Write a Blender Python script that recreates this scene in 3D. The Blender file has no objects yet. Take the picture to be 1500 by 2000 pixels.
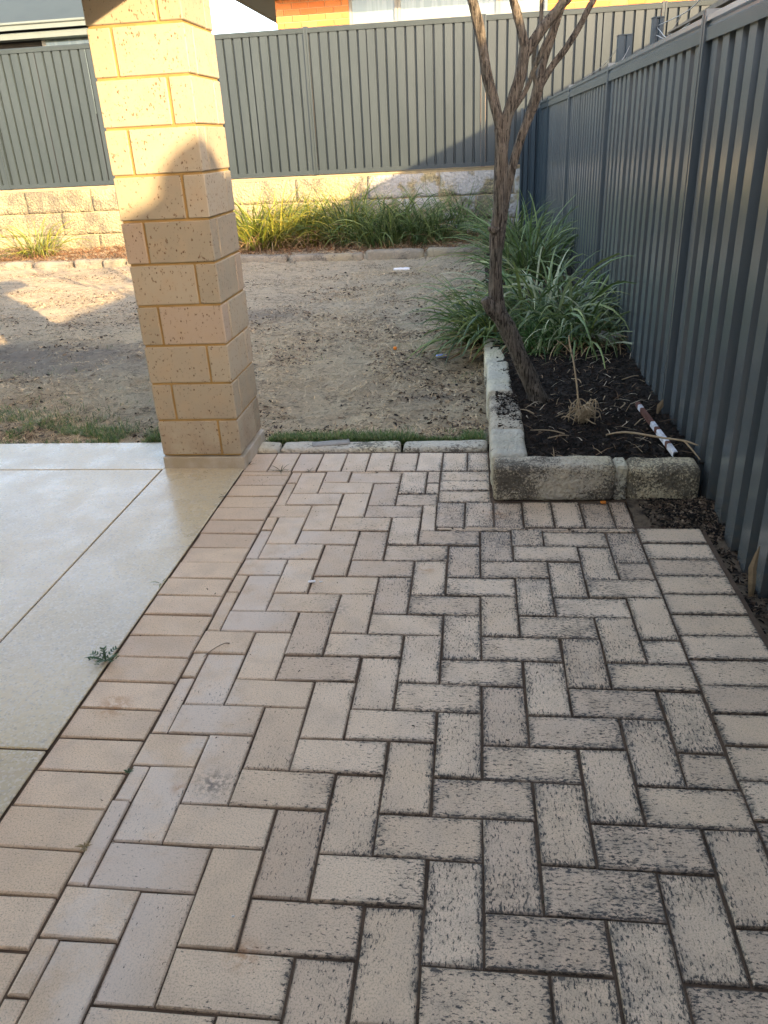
import bpy, bmesh, math, random
import numpy as np
from mathutils import Vector, Matrix
random.seed(7); rng = np.random.default_rng(7)
S = bpy.context.scene
COL = S.collection

# ------------------------------------------------------------ camera, sky, sun, exposure
cam_d = bpy.data.cameras.new('camera'); cam = bpy.data.objects.new('camera', cam_d); COL.objects.link(cam)
cam_d.sensor_fit = 'HORIZONTAL'; cam_d.sensor_width = 36.0; cam_d.lens = 36.0 * 1522.78 / 1500.0
cam_d.clip_start = 0.05; cam_d.clip_end = 2000
P_, Y_, R_ = 0.444285281, 0.129613654, -0.052833751
fw = Vector((-math.sin(Y_) * math.cos(P_), math.cos(Y_) * math.cos(P_), -math.sin(P_)))
rt = Vector((math.cos(Y_), math.sin(Y_), 0)); up = rt.cross(fw)
r2 = rt * math.cos(R_) + up * math.sin(R_); u2 = -rt * math.sin(R_) + up * math.cos(R_)
m3 = Matrix((r2, u2, -fw)).transposed()
cam.matrix_world = Matrix.Translation((0.0986967, -1.1610782, 1.36418)) @ m3.to_4x4()
S.camera = cam
S.render.resolution_x, S.render.resolution_y = 768, 1024

SUN_AZ = math.atan2(0.65, -0.76)             # horizontal direction towards the sun (x, y)
SUN_EL = math.atan(0.299)
w = bpy.data.worlds.new('World'); S.world = w; w.use_nodes = True
nt = w.node_tree
sky = nt.nodes.new('ShaderNodeTexSky'); sky.sky_type = 'NISHITA'; sky.sun_disc = False
sky.sun_elevation = SUN_EL; sky.sun_rotation = SUN_AZ
sky.air_density = 0.6; sky.dust_density = 0.8; sky.ozone_density = 0.6
bg = nt.nodes['Background']; bg.inputs['Strength'].default_value = 0.15
wb = nt.nodes.new('ShaderNodeMix'); wb.data_type = 'RGBA'; wb.blend_type = 'MULTIPLY'   # even warm tint: white balance of the sky colour
wb.inputs[0].default_value = 1.0; wb.inputs[7].default_value = (1.20, 0.97, 0.76, 1)
nt.links.new(sky.outputs[0], wb.inputs[6]); nt.links.new(wb.outputs[2], bg.inputs['Color'])
sun_d = bpy.data.lights.new('sun', 'SUN'); sun_d.energy = 2.2; sun_d.angle = math.radians(0.6)
sun_d.color = (1.0, 0.72, 0.40)
sun = bpy.data.objects.new('sun', sun_d); COL.objects.link(sun)
sun.rotation_euler = Vector((-0.65, 0.76, -0.299)).to_track_quat('-Z', 'Y').to_euler()
S.view_settings.view_transform = 'Standard'; S.view_settings.look = 'None'
S.view_settings.exposure = 3.05; S.view_settings.gamma = 1.0
S.view_settings.use_curve_mapping = False

# ------------------------------------------------------------ object helpers
def tag(o, label=None, cat=None, group=None, kind=None):
    if label: o['label'] = label
    if cat: o['category'] = cat
    if group: o['group'] = group
    if kind: o['kind'] = kind
    return o
def thing(name, label, cat, loc=(0, 0, 0), rz=0, group=None):
    o = bpy.data.objects.new(name, None); COL.objects.link(o)
    o.location = loc; o.rotation_euler = (0, 0, rz); o.empty_display_size = 0.1
    return tag(o, label, cat, group)
def link(name, me, mat=None, parent=None, loc=(0, 0, 0), rot=(0, 0, 0)):
    o = bpy.data.objects.new(name, me); COL.objects.link(o)
    if mat and not me.materials: me.materials.append(mat)
    o.location = loc; o.rotation_euler = rot
    if parent: o.parent = parent
    return o
def mesh(name, verts, faces, smooth=False, tint=None):
    me = bpy.data.meshes.new(name)
    if isinstance(verts, np.ndarray): verts = verts.tolist()
    if isinstance(faces, np.ndarray): faces = faces.tolist()
    me.from_pydata(verts, [], faces); me.update()
    if smooth: me.polygons.foreach_set('use_smooth', [True] * len(me.polygons))
    if tint is not None:
        a = me.color_attributes.new('tint', 'FLOAT_COLOR', 'POINT')
        t = np.ones((len(me.vertices), 4), np.float32); t[:, :3] = tint
        a.data.foreach_set('color', t.ravel())
    return me
def obj(name, verts, faces, mat, parent=None, smooth=False, tint=None, loc=(0, 0, 0), rot=(0, 0, 0)):
    return link(name, mesh(name, verts, faces, smooth, tint), mat, parent, loc, rot)
class MB:
    def __init__(s): s.v = []; s.f = []
    def add(s, v, f):
        n = len(s.v); s.v += [tuple(p) for p in v]; s.f += [tuple(i + n for i in q) for q in f]; return s
    def box(s, x0, x1, y0, y1, z0, z1):
        return s.add([(x0,y0,z0),(x1,y0,z0),(x1,y1,z0),(x0,y1,z0),(x0,y0,z1),(x1,y0,z1),(x1,y1,z1),(x0,y1,z1)],
              [(0,3,2,1),(4,5,6,7),(0,1,5,4),(1,2,6,5),(2,3,7,6),(3,0,4,7)])
    def prism(s, prof, a, b, axis='y'):
        """closed 2-D profile extruded from a to b along an axis"""
        n = len(prof)
        def P(p, t):
            return {'y': (p[0], t, p[1]), 'x': (t, p[0], p[1]), 'z': (p[0], p[1], t)}[axis]
        v = [P(p, a) for p in prof] + [P(p, b) for p in prof]
        f = [(i, (i + 1) % n, n + (i + 1) % n, n + i) for i in range(n)] + [tuple(range(n))[::-1], tuple(range(n, 2 * n))]
        return s.add(v, f)
    def obj(s, name, mat, parent=None, smooth=False, bevel=0, loc=(0, 0, 0), rot=(0, 0, 0)):
        me = mesh(name, s.v, s.f, smooth)
        bm = bmesh.new(); bm.from_mesh(me); bmesh.ops.recalc_face_normals(bm, faces=bm.faces)
        if bevel: bmesh.ops.bevel(bm, geom=bm.edges[:], offset=bevel, segments=1, affect='EDGES', profile=0.6)
        bm.to_mesh(me); bm.free()
        return link(name, me, mat, parent, loc, rot)
def tube_mesh(pts, rad, sides=10, noise=0.0, seed=0, closed_end=True):
    r = random.Random(seed); pts = [Vector(p) for p in pts]
    v = []; f = []; ref = Vector((0.31, 0.95, 0.05)).normalized(); ph = [r.uniform(0, 6.28) for _ in range(4)]
    for i, p in enumerate(pts):
        t = (pts[min(i + 1, len(pts) - 1)] - pts[max(i - 1, 0)]).normalized()
        a = t.cross(ref)
        if a.length < 1e-3: a = t.cross(Vector((1, 0, 0)))
        a.normalize(); b = t.cross(a).normalized()
        for k in range(sides):
            an = 2 * math.pi * k / sides
            rr = rad[i] * (1 + noise * (math.sin(an * 2 + ph[0] + i * 0.35) + 0.6 * math.sin(an * 3 + ph[1] - i * 0.5) + r.uniform(-.6, .6)))
            v.append(tuple(p + a * math.cos(an) * rr + b * math.sin(an) * rr))
    for i in range(len(pts) - 1):
        for k in range(sides):
            k2 = (k + 1) % sides
            f.append((i * sides + k, i * sides + k2, (i + 1) * sides + k2, (i + 1) * sides + k))
    if closed_end:
        f.append(tuple(range(sides))[::-1]); f.append(tuple(range((len(pts) - 1) * sides, len(pts) * sides)))
    return v, f
def smooth_path(pts, rad, n=6):
    """Catmull-Rom through control points"""
    P = [Vector(p) for p in pts]; out = []; ro = []
    for i in range(len(P) - 1):
        p0, p1, p2, p3 = P[max(i - 1, 0)], P[i], P[i + 1], P[min(i + 2, len(P) - 1)]
        for k in range(n):
            t = k / n
            out.append(0.5 * ((2 * p1) + (-p0 + p2) * t + (2 * p0 - 5 * p1 + 4 * p2 - p3) * t * t + (-p0 + 3 * p1 - 3 * p2 + p3) * t ** 3))
            ro.append(rad[i] * (1 - t) + rad[i + 1] * t)
    out.append(P[-1]); ro.append(rad[-1]); return out, ro

# value noise in numpy
_perm = np.random.default_rng(3).random((256, 256))
def vnoise(x, y):
    x = np.asarray(x, float); y = np.asarray(y, float)
    xi = np.floor(x).astype(int); yi = np.floor(y).astype(int); fx = x - xi; fy = y - yi
    fx = fx * fx * (3 - 2 * fx); fy = fy * fy * (3 - 2 * fy)
    g = lambda a, b: _perm[a % 256, b % 256]
    return (g(xi, yi) * (1 - fx) + g(xi + 1, yi) * fx) * (1 - fy) + (g(xi, yi + 1) * (1 - fx) + g(xi + 1, yi + 1) * fx) * fy
def fbm(x, y, o=4):
    s = 0; a = 0.5
    for i in range(o): s = s + a * vnoise(x * 2 ** i + 17 * i, y * 2 ** i + 31 * i); a *= 0.5
    return s - 0.47

# ------------------------------------------------------------ material helpers
class Mat:
    def __init__(s, name, rough=0.7, spec=0.5):
        s.m = bpy.data.materials.new(name); s.m.use_nodes = True
        s.t = s.m.node_tree; s.b = s.t.nodes['Principled BSDF']
        s.b.inputs['Roughness'].default_value = rough; s.b.inputs['Specular IOR Level'].default_value = spec
    def n(s, typ, **kw):
        nd = s.t.nodes.new(typ)
        for k, v in kw.items():
            if k.startswith('i_'):
                nd.inputs[k[2:].replace('_', ' ')].default_value = v
            else: setattr(nd, k, v)
        return nd
    def l(s, a, b): s.t.links.new(a, b)
    def pos(s): return s.n('ShaderNodeNewGeometry').outputs['Position']
    def tc(s, k='Object'): return s.n('ShaderNodeTexCoord').outputs[k]
    def rand(s): return s.n('ShaderNodeObjectInfo').outputs['Random']
    def vscale(s, v, sc, off=None):
        mp = s.n('ShaderNodeMapping'); mp.inputs['Scale'].default_value = sc; s.l(v, mp.inputs['Vector'])
        if off is not None: s.l(off, mp.inputs['Location'])
        return mp.outputs[0]
    def noise(s, v, scale, detail=4, rough=0.55, dist=0):
        nd = s.n('ShaderNodeTexNoise'); nd.inputs['Scale'].default_value = scale; nd.inputs['Detail'].default_value = detail
        nd.inputs['Roughness'].default_value = rough; nd.inputs['Distortion'].default_value = dist; s.l(v, nd.inputs['Vector']); return nd.outputs['Fac']
    def voro(s, v, scale, out='Distance', feature='F1'):
        nd = s.n('ShaderNodeTexVoronoi'); nd.feature = feature; nd.inputs['Scale'].default_value = scale; s.l(v, nd.inputs['Vector']); return nd.outputs[out]
    def ramp(s, f, a, b, lo=0.0, hi=1.0):
        nd = s.n('ShaderNodeMapRange'); nd.interpolation_type = 'SMOOTHSTEP'
        for k, v in (('From Min', a), ('From Max', b), ('To Min', lo), ('To Max', hi)):
            if hasattr(v, 'is_output'): s.l(v, nd.inputs[k])
            else: nd.inputs[k].default_value = v
        s.l(f, nd.inputs['Value']); return nd.outputs[0]
    def math(s, op, a, b=None, c=None, clamp=False):
        nd = s.n('ShaderNodeMath'); nd.operation = op; nd.use_clamp = clamp
        for i, v in enumerate((a, b, c)):
            if v is None: continue
            if hasattr(v, 'is_output'): s.l(v, nd.inputs[i])
            else: nd.inputs[i].default_value = v
        return nd.outputs[0]
    def mix(s, f, a, b, mode='MIX'):
        nd = s.n('ShaderNodeMix'); nd.data_type = 'RGBA'; nd.blend_type = mode
        for k, v in ((0, f), (6, a), (7, b)):
            if hasattr(v, 'is_output'): s.l(v, nd.inputs[k])
            elif k == 0: nd.inputs[k].default_value = v
            else: nd.inputs[k].default_value = (v[0], v[1], v[2], 1)
        return nd.outputs[2]
    def col(s, c):
        if hasattr(c, 'is_output'): s.l(c, s.b.inputs['Base Color'])
        else: s.b.inputs['Base Color'].default_value = (*c, 1)
        return s
    def bump(s, h, strength=0.4, dist=0.01):
        nd = s.n('ShaderNodeBump'); nd.inputs['Strength'].default_value = strength; nd.inputs['Distance'].default_value = dist
        s.l(h, nd.inputs['Height']); s.l(nd.outputs[0], s.b.inputs['Normal']); return s
    def sep(s, v):
        nd = s.n('ShaderNodeSeparateXYZ'); s.l(v, nd.inputs[0]); return nd.outputs
    def comb(s, x, y, z):
        nd = s.n('ShaderNodeCombineXYZ')
        for i, v in enumerate((x, y, z)):
            if hasattr(v, 'is_output'): s.l(v, nd.inputs[i])
            else: nd.inputs[i].default_value = v
        return nd.outputs[0]

def spot(M, pos, x, y, r0, r1):
    nd = M.n('ShaderNodeVectorMath'); nd.operation = 'DISTANCE'; M.l(pos, nd.inputs[0]); nd.inputs[1].default_value = (x, y, 0)
    return M.ramp(nd.outputs['Value'], r0, r1, 1.0, 0.0)

def make_paver_mat():
    M = Mat('clay_paver', 0.62, 0.35)
    pos = M.pos(); px, py, pz = M.sep(pos)[:3]
    o = M.tc('Object'); r = M.rand()
    off = M.comb(M.math('MULTIPLY', r, 37.0), M.math('MULTIPLY', r, 91.0), 0.0)
    loc = M.vscale(o, (1, 1, 1), off)
    # body colour, each paver its own shade
    c = M.mix(r, (0.71, 0.54, 0.365), (0.79, 0.62, 0.44))
    r7 = M.math('FRACT', M.math('MULTIPLY', r, 7.13))
    c = M.mix(M.math('MULTIPLY', M.ramp(r7, 0.55, 0.95), 0.55), c, (0.57, 0.42, 0.295))
    c = M.mix(M.math('MULTIPLY', M.ramp(M.noise(loc, 9, 3), 0.4, 0.7), 0.5), c, (0.54, 0.42, 0.30))
    c = M.mix(M.math('MULTIPLY', M.ramp(M.noise(loc, 260, 4, 0.75), 0.46, 0.68), 0.75), c, (0.30, 0.235, 0.17))
    # distance to the edge of the paver
    g = M.sep(M.tc('Generated'))
    ex = M.math('MULTIPLY', M.math('MINIMUM', g[0], M.math('SUBTRACT', 1.0, g[0])), 2.0)
    ey = M.math('MINIMUM', g[1], M.math('SUBTRACT', 1.0, g[1]))
    e = M.math('MINIMUM', ex, ey)
    e = M.math('ADD', e, M.math('MULTIPLY', M.math('SUBTRACT', M.noise(loc, 22, 4), 0.5), 0.22))
    edge = M.ramp(e, 0.0, 0.20, 1.0, 0.0)
    # how weathered this spot is: more lichen to the right, in drifts
    right = M.ramp(px, -0.80, 0.25)
    drift = M.noise(pos, 3.6, 5, 0.65)
    drift2 = M.ramp(M.noise(loc, 7, 3), 0.42, 0.72)
    far_r = M.math('MULTIPLY', M.ramp(px, 0.66, 0.74), 0.20)
    wth = M.math('ADD', M.math('MULTIPLY', right, 0.62), M.math('MULTIPLY', M.math('SUBTRACT', drift, 0.5), 2.0))
    wth = M.math('ADD', wth, M.math('MULTIPLY', drift2, 0.28))
    wth = M.math('ADD', wth, M.math('MULTIPLY', M.math('MULTIPLY', edge, right), 0.80))
    wth = M.math('SUBTRACT', wth, far_r)
    wth = M.math('ADD', wth, M.math('MULTIPLY', M.math('SUBTRACT', r7, 0.5), 0.18))
    wth = M.math('MAXIMUM', M.math('MINIMUM', wth, 1.25), 0.0)
    sp = M.noise(M.vscale(loc, (0.55, 1.15, 1)), 150, 4, 0.72)
    thr = M.math('SUBTRACT', 0.632, M.math('MULTIPLY', wth, 0.130))
    sm = M.ramp(sp, thr, M.math('ADD', thr, 0.085))
    sp2 = M.noise(M.vscale(loc, (0.6, 1.1, 1)), 60, 4, 0.65)
    thr2 = M.math('SUBTRACT', 0.765, M.math('MULTIPLY', wth, 0.165))
    sm2 = M.ramp(sp2, thr2, M.math('ADD', thr2, 0.08))
    m = M.math('MAXIMUM', M.math('MULTIPLY', sm, 0.95), M.math('MULTIPLY', sm2, 0.8))
    grime = M.math('MULTIPLY', M.ramp(wth, 0.40, 1.25), 0.55)
    grime = M.math('MULTIPLY', grime, M.ramp(M.noise(pos, 24, 5, 0.7), 0.38, 0.62))
    c = M.mix(grime, c, (0.20, 0.175, 0.13))
    # efflorescence along the drip line under the gutter
    band = M.math('MULTIPLY', M.ramp(px, -0.77, -0.73), M.ramp(px, -0.60, -0.42, 1.0, 0.0))
    eff = M.math('MULTIPLY', band, M.ramp(M.math('ADD', M.noise(pos, 7, 5, 0.65), M.math('MULTIPLY', r7, 0.30)), 0.55, 0.78))
    eff = M.math('MULTIPLY', eff, M.ramp(py, 1.35, 1.75, 1.0, 0.1))
    c = M.mix(M.math('MULTIPLY', eff, 0.45), c, (0.72, 0.66, 0.59))
    c = M.mix(m, c, (0.045, 0.043, 0.040))
    # rust stains and sooty patches at their places
    for (x, y, a, b, s) in ((-0.885, 0.45, 0.01, 0.07, 0.6), (-0.33, -0.24, 0.0, 0.05, 0.7), (-0.07, 1.22, 0.0, 0.045, 0.55), (0.18, 1.66, 0.0, 0.08, 0.4), (-0.60, 0.16, 0.0, 0.03, 0.5)):
        k = M.math('MULTIPLY', spot(M, pos, x, y, a, b), M.ramp(M.noise(pos, 45, 3), 0.35, 0.6))
        c = M.mix(M.math('MULTIPLY', k, s), c, (0.42, 0.20, 0.07))
    for (x, y, b, s) in ((-0.52, 0.18, 0.07, 0.75), (-0.35, 0.95, 0.07, 0.5), (-0.0, 1.62, 0.09, 0.55), (0.20, 1.42, 0.13, 0.5), (0.05, 1.45, 0.1, 0.4)):
        k = M.math('MULTIPLY', spot(M, pos, x, y, 0.0, b), M.ramp(M.noise(pos, 70, 4), 0.38, 0.62))
        c = M.mix(M.math('MULTIPLY', k, s), c, (0.07, 0.065, 0.06))
    # dark rim where grit gathers
    rim = M.math('MULTIPLY', M.ramp(M.math('ADD', M.math('MINIMUM', ex, ey), M.math('MULTIPLY', M.math('SUBTRACT', M.noise(loc, 60, 4, 0.7), 0.5), 0.10)), 0.0, 0.05, 0.65, 0.0), M.ramp(px, -0.75, 0.0, 0.45, 1.0))
    c = M.mix(rim, c, (0.09, 0.07, 0.055))
    M.col(c)
    M.l(M.ramp(M.noise(loc, 14, 3), 0.3, 0.7, 0.42, 0.72), M.b.inputs['Roughness'])
    h = M.math('ADD', M.math('MULTIPLY', M.noise(loc, 300, 3), 0.5), M.math('MULTIPLY', M.noise(loc, 25, 3), 0.8))
    h = M.math('SUBTRACT', h, M.math('MULTIPLY', m, 0.3))
    M.bump(h, 0.35, 0.003)
    return M.m

def make_slab_mat():
    M = Mat('honed_concrete', 0.3, 0.6)
    pos = M.pos()
    c = M.mix(M.ramp(M.noise(pos, 2.2, 4), 0.35, 0.7), (0.58, 0.48, 0.29), (0.50, 0.42, 0.27))
    v = M.voro(pos, 170, 'Color'); vs = M.sep(v)
    c = M.mix(M.math('MULTIPLY', M.ramp(vs[0], 0.55, 0.95), 0.6), c, (0.64, 0.59, 0.49))
    c = M.mix(M.math('MULTIPLY', M.ramp(vs[1], 0.86, 0.98), 0.5), c, (0.28, 0.25, 0.21))
    c = M.mix(M.math('MULTIPLY', M.ramp(M.noise(pos, 40, 4, 0.7), 0.5, 0.7), 0.35), c, (0.36, 0.34, 0.31))
    c = M.mix(M.math('MULTIPLY', M.ramp(M.noise(pos, 6, 5, 0.7, 1.2), 0.56, 0.72), 0.35), c, (0.42, 0.30, 0.19))
    M.col(c)
    M.l(M.ramp(M.noise(pos, 5, 5, 0.6), 0.3, 0.7, 0.22, 0.40), M.b.inputs['Roughness'])
    M.b.inputs['Coat Weight'].default_value = 0.10; M.b.inputs['Coat Roughness'].default_value = 0.12
    M.bump(M.math('ADD', M.noise(pos, 30, 3), M.math('MULTIPLY', M.noise(pos, 260, 2), 0.35)), 0.14, 0.003)
    return M.m

def make_block_mat():
    M = Mat('cream_block', 0.85, 0.25)
    r = M.rand(); o = M.tc('Object'); loc = M.vscale(o, (1, 1, 1), M.comb(M.math('MULTIPLY', r, 31), M.math('MULTIPLY', r, 57), r))
    c = M.mix(r, (0.30, 0.265, 0.19), (0.385, 0.34, 0.25))
    r5 = M.math('FRACT', M.math('MULTIPLY', r, 5.37))
    c = M.mix(M.math('MULTIPLY', M.ramp(r5, 0.6, 1.0), 0.6), c, (0.42, 0.32, 0.24))
    c = M.mix(M.math('MULTIPLY', M.ramp(M.noise(loc, 14, 5), 0.4, 0.75), 0.5), c, (0.40, 0.31, 0.20))
    c = M.mix(M.math('MULTIPLY', M.ramp(M.noise(loc, 260, 3), 0.5, 0.8), 0.35), c, (0.38, 0.29, 0.20))
    sp = M.noise(M.vscale(loc, (1.3, 1.3, 0.75)), 75, 3, 0.7)
    pit = M.ramp(sp, 0.615, 0.66)
    c = M.mix(M.math('MULTIPLY', pit, 0.85), c, (0.16, 0.10, 0.055))
    v = M.ramp(M.voro(M.vscale(loc, (1, 1, 0.7)), 60), 0.14, 0.24, 1.0, 0.0)
    v = M.math('MULTIPLY', v, M.ramp(M.noise(loc, 16, 2), 0.47, 0.60))
    c = M.mix(M.math('MULTIPLY', v, 0.85), c, (0.12, 0.07, 0.035))
    wz = M.sep(M.pos())[2]
    dirt = M.math('MULTIPLY', M.ramp(wz, 0.05, 0.42, 1.0, 0.0), M.ramp(M.noise(M.pos(), 9, 5, 0.7), 0.32, 0.68))
    c = M.mix(M.math('MULTIPLY', dirt, 0.45), c, (0.22, 0.15, 0.105))
    M.col(c)
    h = M.math('SUBTRACT', M.math('MULTIPLY', M.noise(loc, 180, 4), 0.5), M.math('MAXIMUM', pit, v))
    M.bump(h, 0.6, 0.004)
    return M.m

def make_mortar_mat(name, a, b, sc=60):
    M = Mat(name, 0.9, 0.2); pos = M.pos()
    c = M.mix(M.ramp(M.noise(pos, 9, 4), 0.35, 0.7), a, b)
    c = M.mix(M.math('MULTIPLY', M.ramp(M.noise(pos, 350, 2), 0.5, 0.75), 0.5), c, [x * 0.55 for x in a])
    M.col(c).bump(M.noise(pos, sc * 4, 4), 0.5, 0.003)
    return M.m

def make_limestone(name, cream, lichen, amount, scale=1.0, streak=0.0, fine=55):
    M = Mat(name, 0.92, 0.15); pos = M.pos(); r = M.rand()
    nz = M.sep(M.n('ShaderNodeNewGeometry').outputs['Normal'])[2]
    c = M.mix(M.ramp(M.noise(pos, 6 * scale, 5), 0.35, 0.7), cream, [x * 0.78 for x in cream])
    c = M.mix(M.math('MULTIPLY', M.ramp(M.noise(pos, 1.7 * scale, 4), 0.45, 0.65), 0.6), c, (min(cream[0]*1.25, .8), cream[1]*1.2, cream[2]*0.95))
    a = M.noise(pos, fine * scale, 6, 0.8); b = M.noise(pos, 4 * scale, 4, 0.6)
    fac = M.math('ADD', a, M.math('MULTIPLY', M.math('SUBTRACT', b, 0.5), 0.9))
    m = M.ramp(fac, 0.62 - amount, 0.70 - amount)
    c = M.mix(M.math('MULTIPLY', m, 0.85), c, lichen)
    if streak:
        st = M.noise(M.vscale(pos, (5, 5, 0.8)), 3.0, 5, 0.7)
        z = M.sep(pos)[2]
        k = M.math('MULTIPLY', M.ramp(st, 0.5, 0.66), M.ramp(z, 0.45, 0.9))
        k = M.math('MULTIPLY', k, M.ramp(M.noise(pos, 18, 4, 0.7), 0.42, 0.6))
        x_ = M.sep(pos)[0]
        wh = M.math('MULTIPLY', M.ramp(x_, -2.2, -0.9), M.ramp(M.noise(pos, 3.2, 4), 0.42, 0.55))
        c = M.mix(M.math('MULTIPLY', wh, 0.8), c, (0.42, 0.42, 0.42))
        k = M.math('MULTIPLY', k, M.ramp(x_, -3.0, -0.8, 0.45, 1.0))
        c = M.mix(M.math('MULTIPLY', k, streak), c, (0.045, 0.045, 0.045))
    v = M.ramp(M.voro(pos, 70 * scale), 0.12, 0.3, 1.0, 0.0)
    c = M.mix(M.math('MULTIPLY', v, 0.35), c, (cream[0]*1.1, cream[1]*1.1, cream[2]*1.05))
    M.col(c)
    h = M.math('ADD', M.noise(pos, 22 * scale, 6, 0.7), M.math('MULTIPLY', M.voro(pos, 60 * scale), 0.7))
    M.bump(h, 0.9, 0.012 / scale)
    return M.m

def make_steel(name, colr, rough=0.42, spec=0.5, ior=1.5):
    M = Mat(name, rough, spec); pos = M.pos(); M.b.inputs['IOR'].default_value = ior
    c = M.mix(M.math('MULTIPLY', M.ramp(M.noise(M.vscale(pos, (1.5, 1.5, 0.5)), 2.0, 3), 0.35, 0.7), 0.5), colr, [x * 1.2 + 0.006 for x in colr])
    z = M.sep(pos)[2]
    splash = M.math('MULTIPLY', M.ramp(z, -0.02, 0.30, 1.0, 0.0), M.ramp(M.noise(pos, 30, 4, 0.6), 0.4, 0.65))
    c = M.mix(M.math('MULTIPLY', splash, 0.4), c, (0.15, 0.13, 0.10))
    M.col(c)
    M.bump(M.noise(M.vscale(pos, (1.5, 1.5, 0.6)), 2.2, 2), 0.06, 0.02)
    return M.m

def make_tint(name, rough=0.6, spec=0.3, trans=0.0, var=0.25, sc=40):
    M = Mat(name, rough, spec)
    a = M.n('ShaderNodeAttribute'); a.attribute_name = 'tint'
    c = M.mix(M.math('MULTIPLY', M.ramp(M.noise(M.pos(), sc, 3), 0.4, 0.7), var), a.outputs['Color'], (0.02, 0.02, 0.01))
    M.col(c)
    if trans:
        tr = M.n('ShaderNodeBsdfTranslucent'); M.l(c, tr.inputs['Color'])
        mx = M.n('ShaderNodeMixShader'); mx.inputs[0].default_value = trans
        M.l(M.b.outputs[0], mx.inputs[1]); M.l(tr.outputs[0], mx.inputs[2])
        out = [n for n in M.t.nodes if n.type == 'OUTPUT_MATERIAL'][0]; M.l(mx.outputs[0], out.inputs['Surface'])
    return M.m

def make_lawn_mat():
    M = Mat('dry_lawn_soil', 0.95, 0.1); pos = M.pos()
    c = M.mix(M.ramp(M.noise(pos, 1.1, 5), 0.35, 0.68), (0.82, 0.67, 0.44), (0.68, 0.55, 0.37))
    c = M.mix(M.math('MULTIPLY', M.ramp(M.sep(pos)[1], 4.6, 6.5), 0.6), c, (0.76, 0.66, 0.50))
    c = M.mix(M.math('MULTIPLY', M.ramp(M.noise(pos, 70, 5, 0.8), 0.42, 0.62), 0.6), c, (0.42, 0.34, 0.24))
    c = M.mix(M.math('MULTIPLY', M.ramp(M.noise(M.vscale(pos, (0.5, 1, 1)), 14, 6, 0.75), 0.54, 0.64), 0.55), c, (0.16, 0.13, 0.10))
    # bare grey patches of sooty sand
    for (x, y, rx, s) in ((-2.9, 4.35, 1.35, 0.6), (-3.9, 4.6, 1.3, 0.5), (-1.9, 5.9, 0.9, 0.6), (-0.15, 3.3, 0.55, 0.55), (0.0, 5.7, 0.9, 0.35)):
        nd = M.n('ShaderNodeVectorMath'); nd.operation = 'DISTANCE'
        M.l(M.vscale(pos, (1, 2.0, 0)), nd.inputs[0]); nd.inputs[1].default_value = (x, y * 2, 0)
        k = M.ramp(M.math('ADD', nd.outputs['Value'], M.math('MULTIPLY', M.noise(pos, 3, 5), 1.1)), rx * 0.7, rx * 1.6, 1.0, 0.0)
        c = M.mix(M.math('MULTIPLY', k, s), c, (0.27, 0.245, 0.215))
    c = M.mix(M.math('MULTIPLY', M.ramp(M.math('ADD', M.noise(pos, 24, 6, 0.8), M.math('MULTIPLY', M.math('SUBTRACT', M.noise(pos, 1.7, 3), 0.5), 0.35)), 0.55, 0.62), 0.7), c, (0.13, 0.10, 0.075))
    M.col(c).bump(M.math('ADD', M.noise(pos, 45, 6, 0.75), M.noise(pos, 220, 3)), 1.0, 0.035)
    return M.m

def make_bark():
    M = Mat('bark', 0.85, 0.2); pos = M.pos()
    v = M.vscale(pos, (1, 1, 0.16))
    n1 = M.noise(v, 75, 6, 0.75, 0.8)
    c = M.mix(M.ramp(n1, 0.38, 0.62), (0.080, 0.067, 0.052), (0.215, 0.185, 0.145))
    c = M.mix(M.math('MULTIPLY', M.ramp(M.noise(pos, 12, 4), 0.5, 0.68), 0.4), c, (0.20, 0.165, 0.125))
    c = M.mix(M.math('MULTIPLY', M.ramp(M.noise(pos, 5, 4), 0.52, 0.7), 0.35), c, (0.16, 0.16, 0.12))
    c = M.mix(M.math('MULTIPLY', M.ramp(M.noise(M.vscale(pos, (1, 1, 0.1)), 130, 3), 0.40, 0.46, 1.0, 0.0), 0.8), c, (0.014, 0.011, 0.009))
    M.col(c).bump(M.math('ADD', n1, M.math('MULTIPLY', M.noise(pos, 90, 4), 0.5)), 1.0, 0.02)
    return M.m

def simple(name, c, rough=0.7, spec=0.4, var=0.15, sc=12, bump=0.0, c2=None):
    M = Mat(name, rough, spec); pos = M.pos()
    c2 = c2 or [x * 0.65 for x in c]
    M.col(M.mix(M.math('MULTIPLY', M.ramp(M.noise(pos, sc, 5, 0.65), 0.4, 0.7), 1.0 if var >= 1 else var * 2), c, c2))
    if bump: M.bump(M.noise(pos, sc * 6, 4), bump, 0.006)
    return M.m

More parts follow.
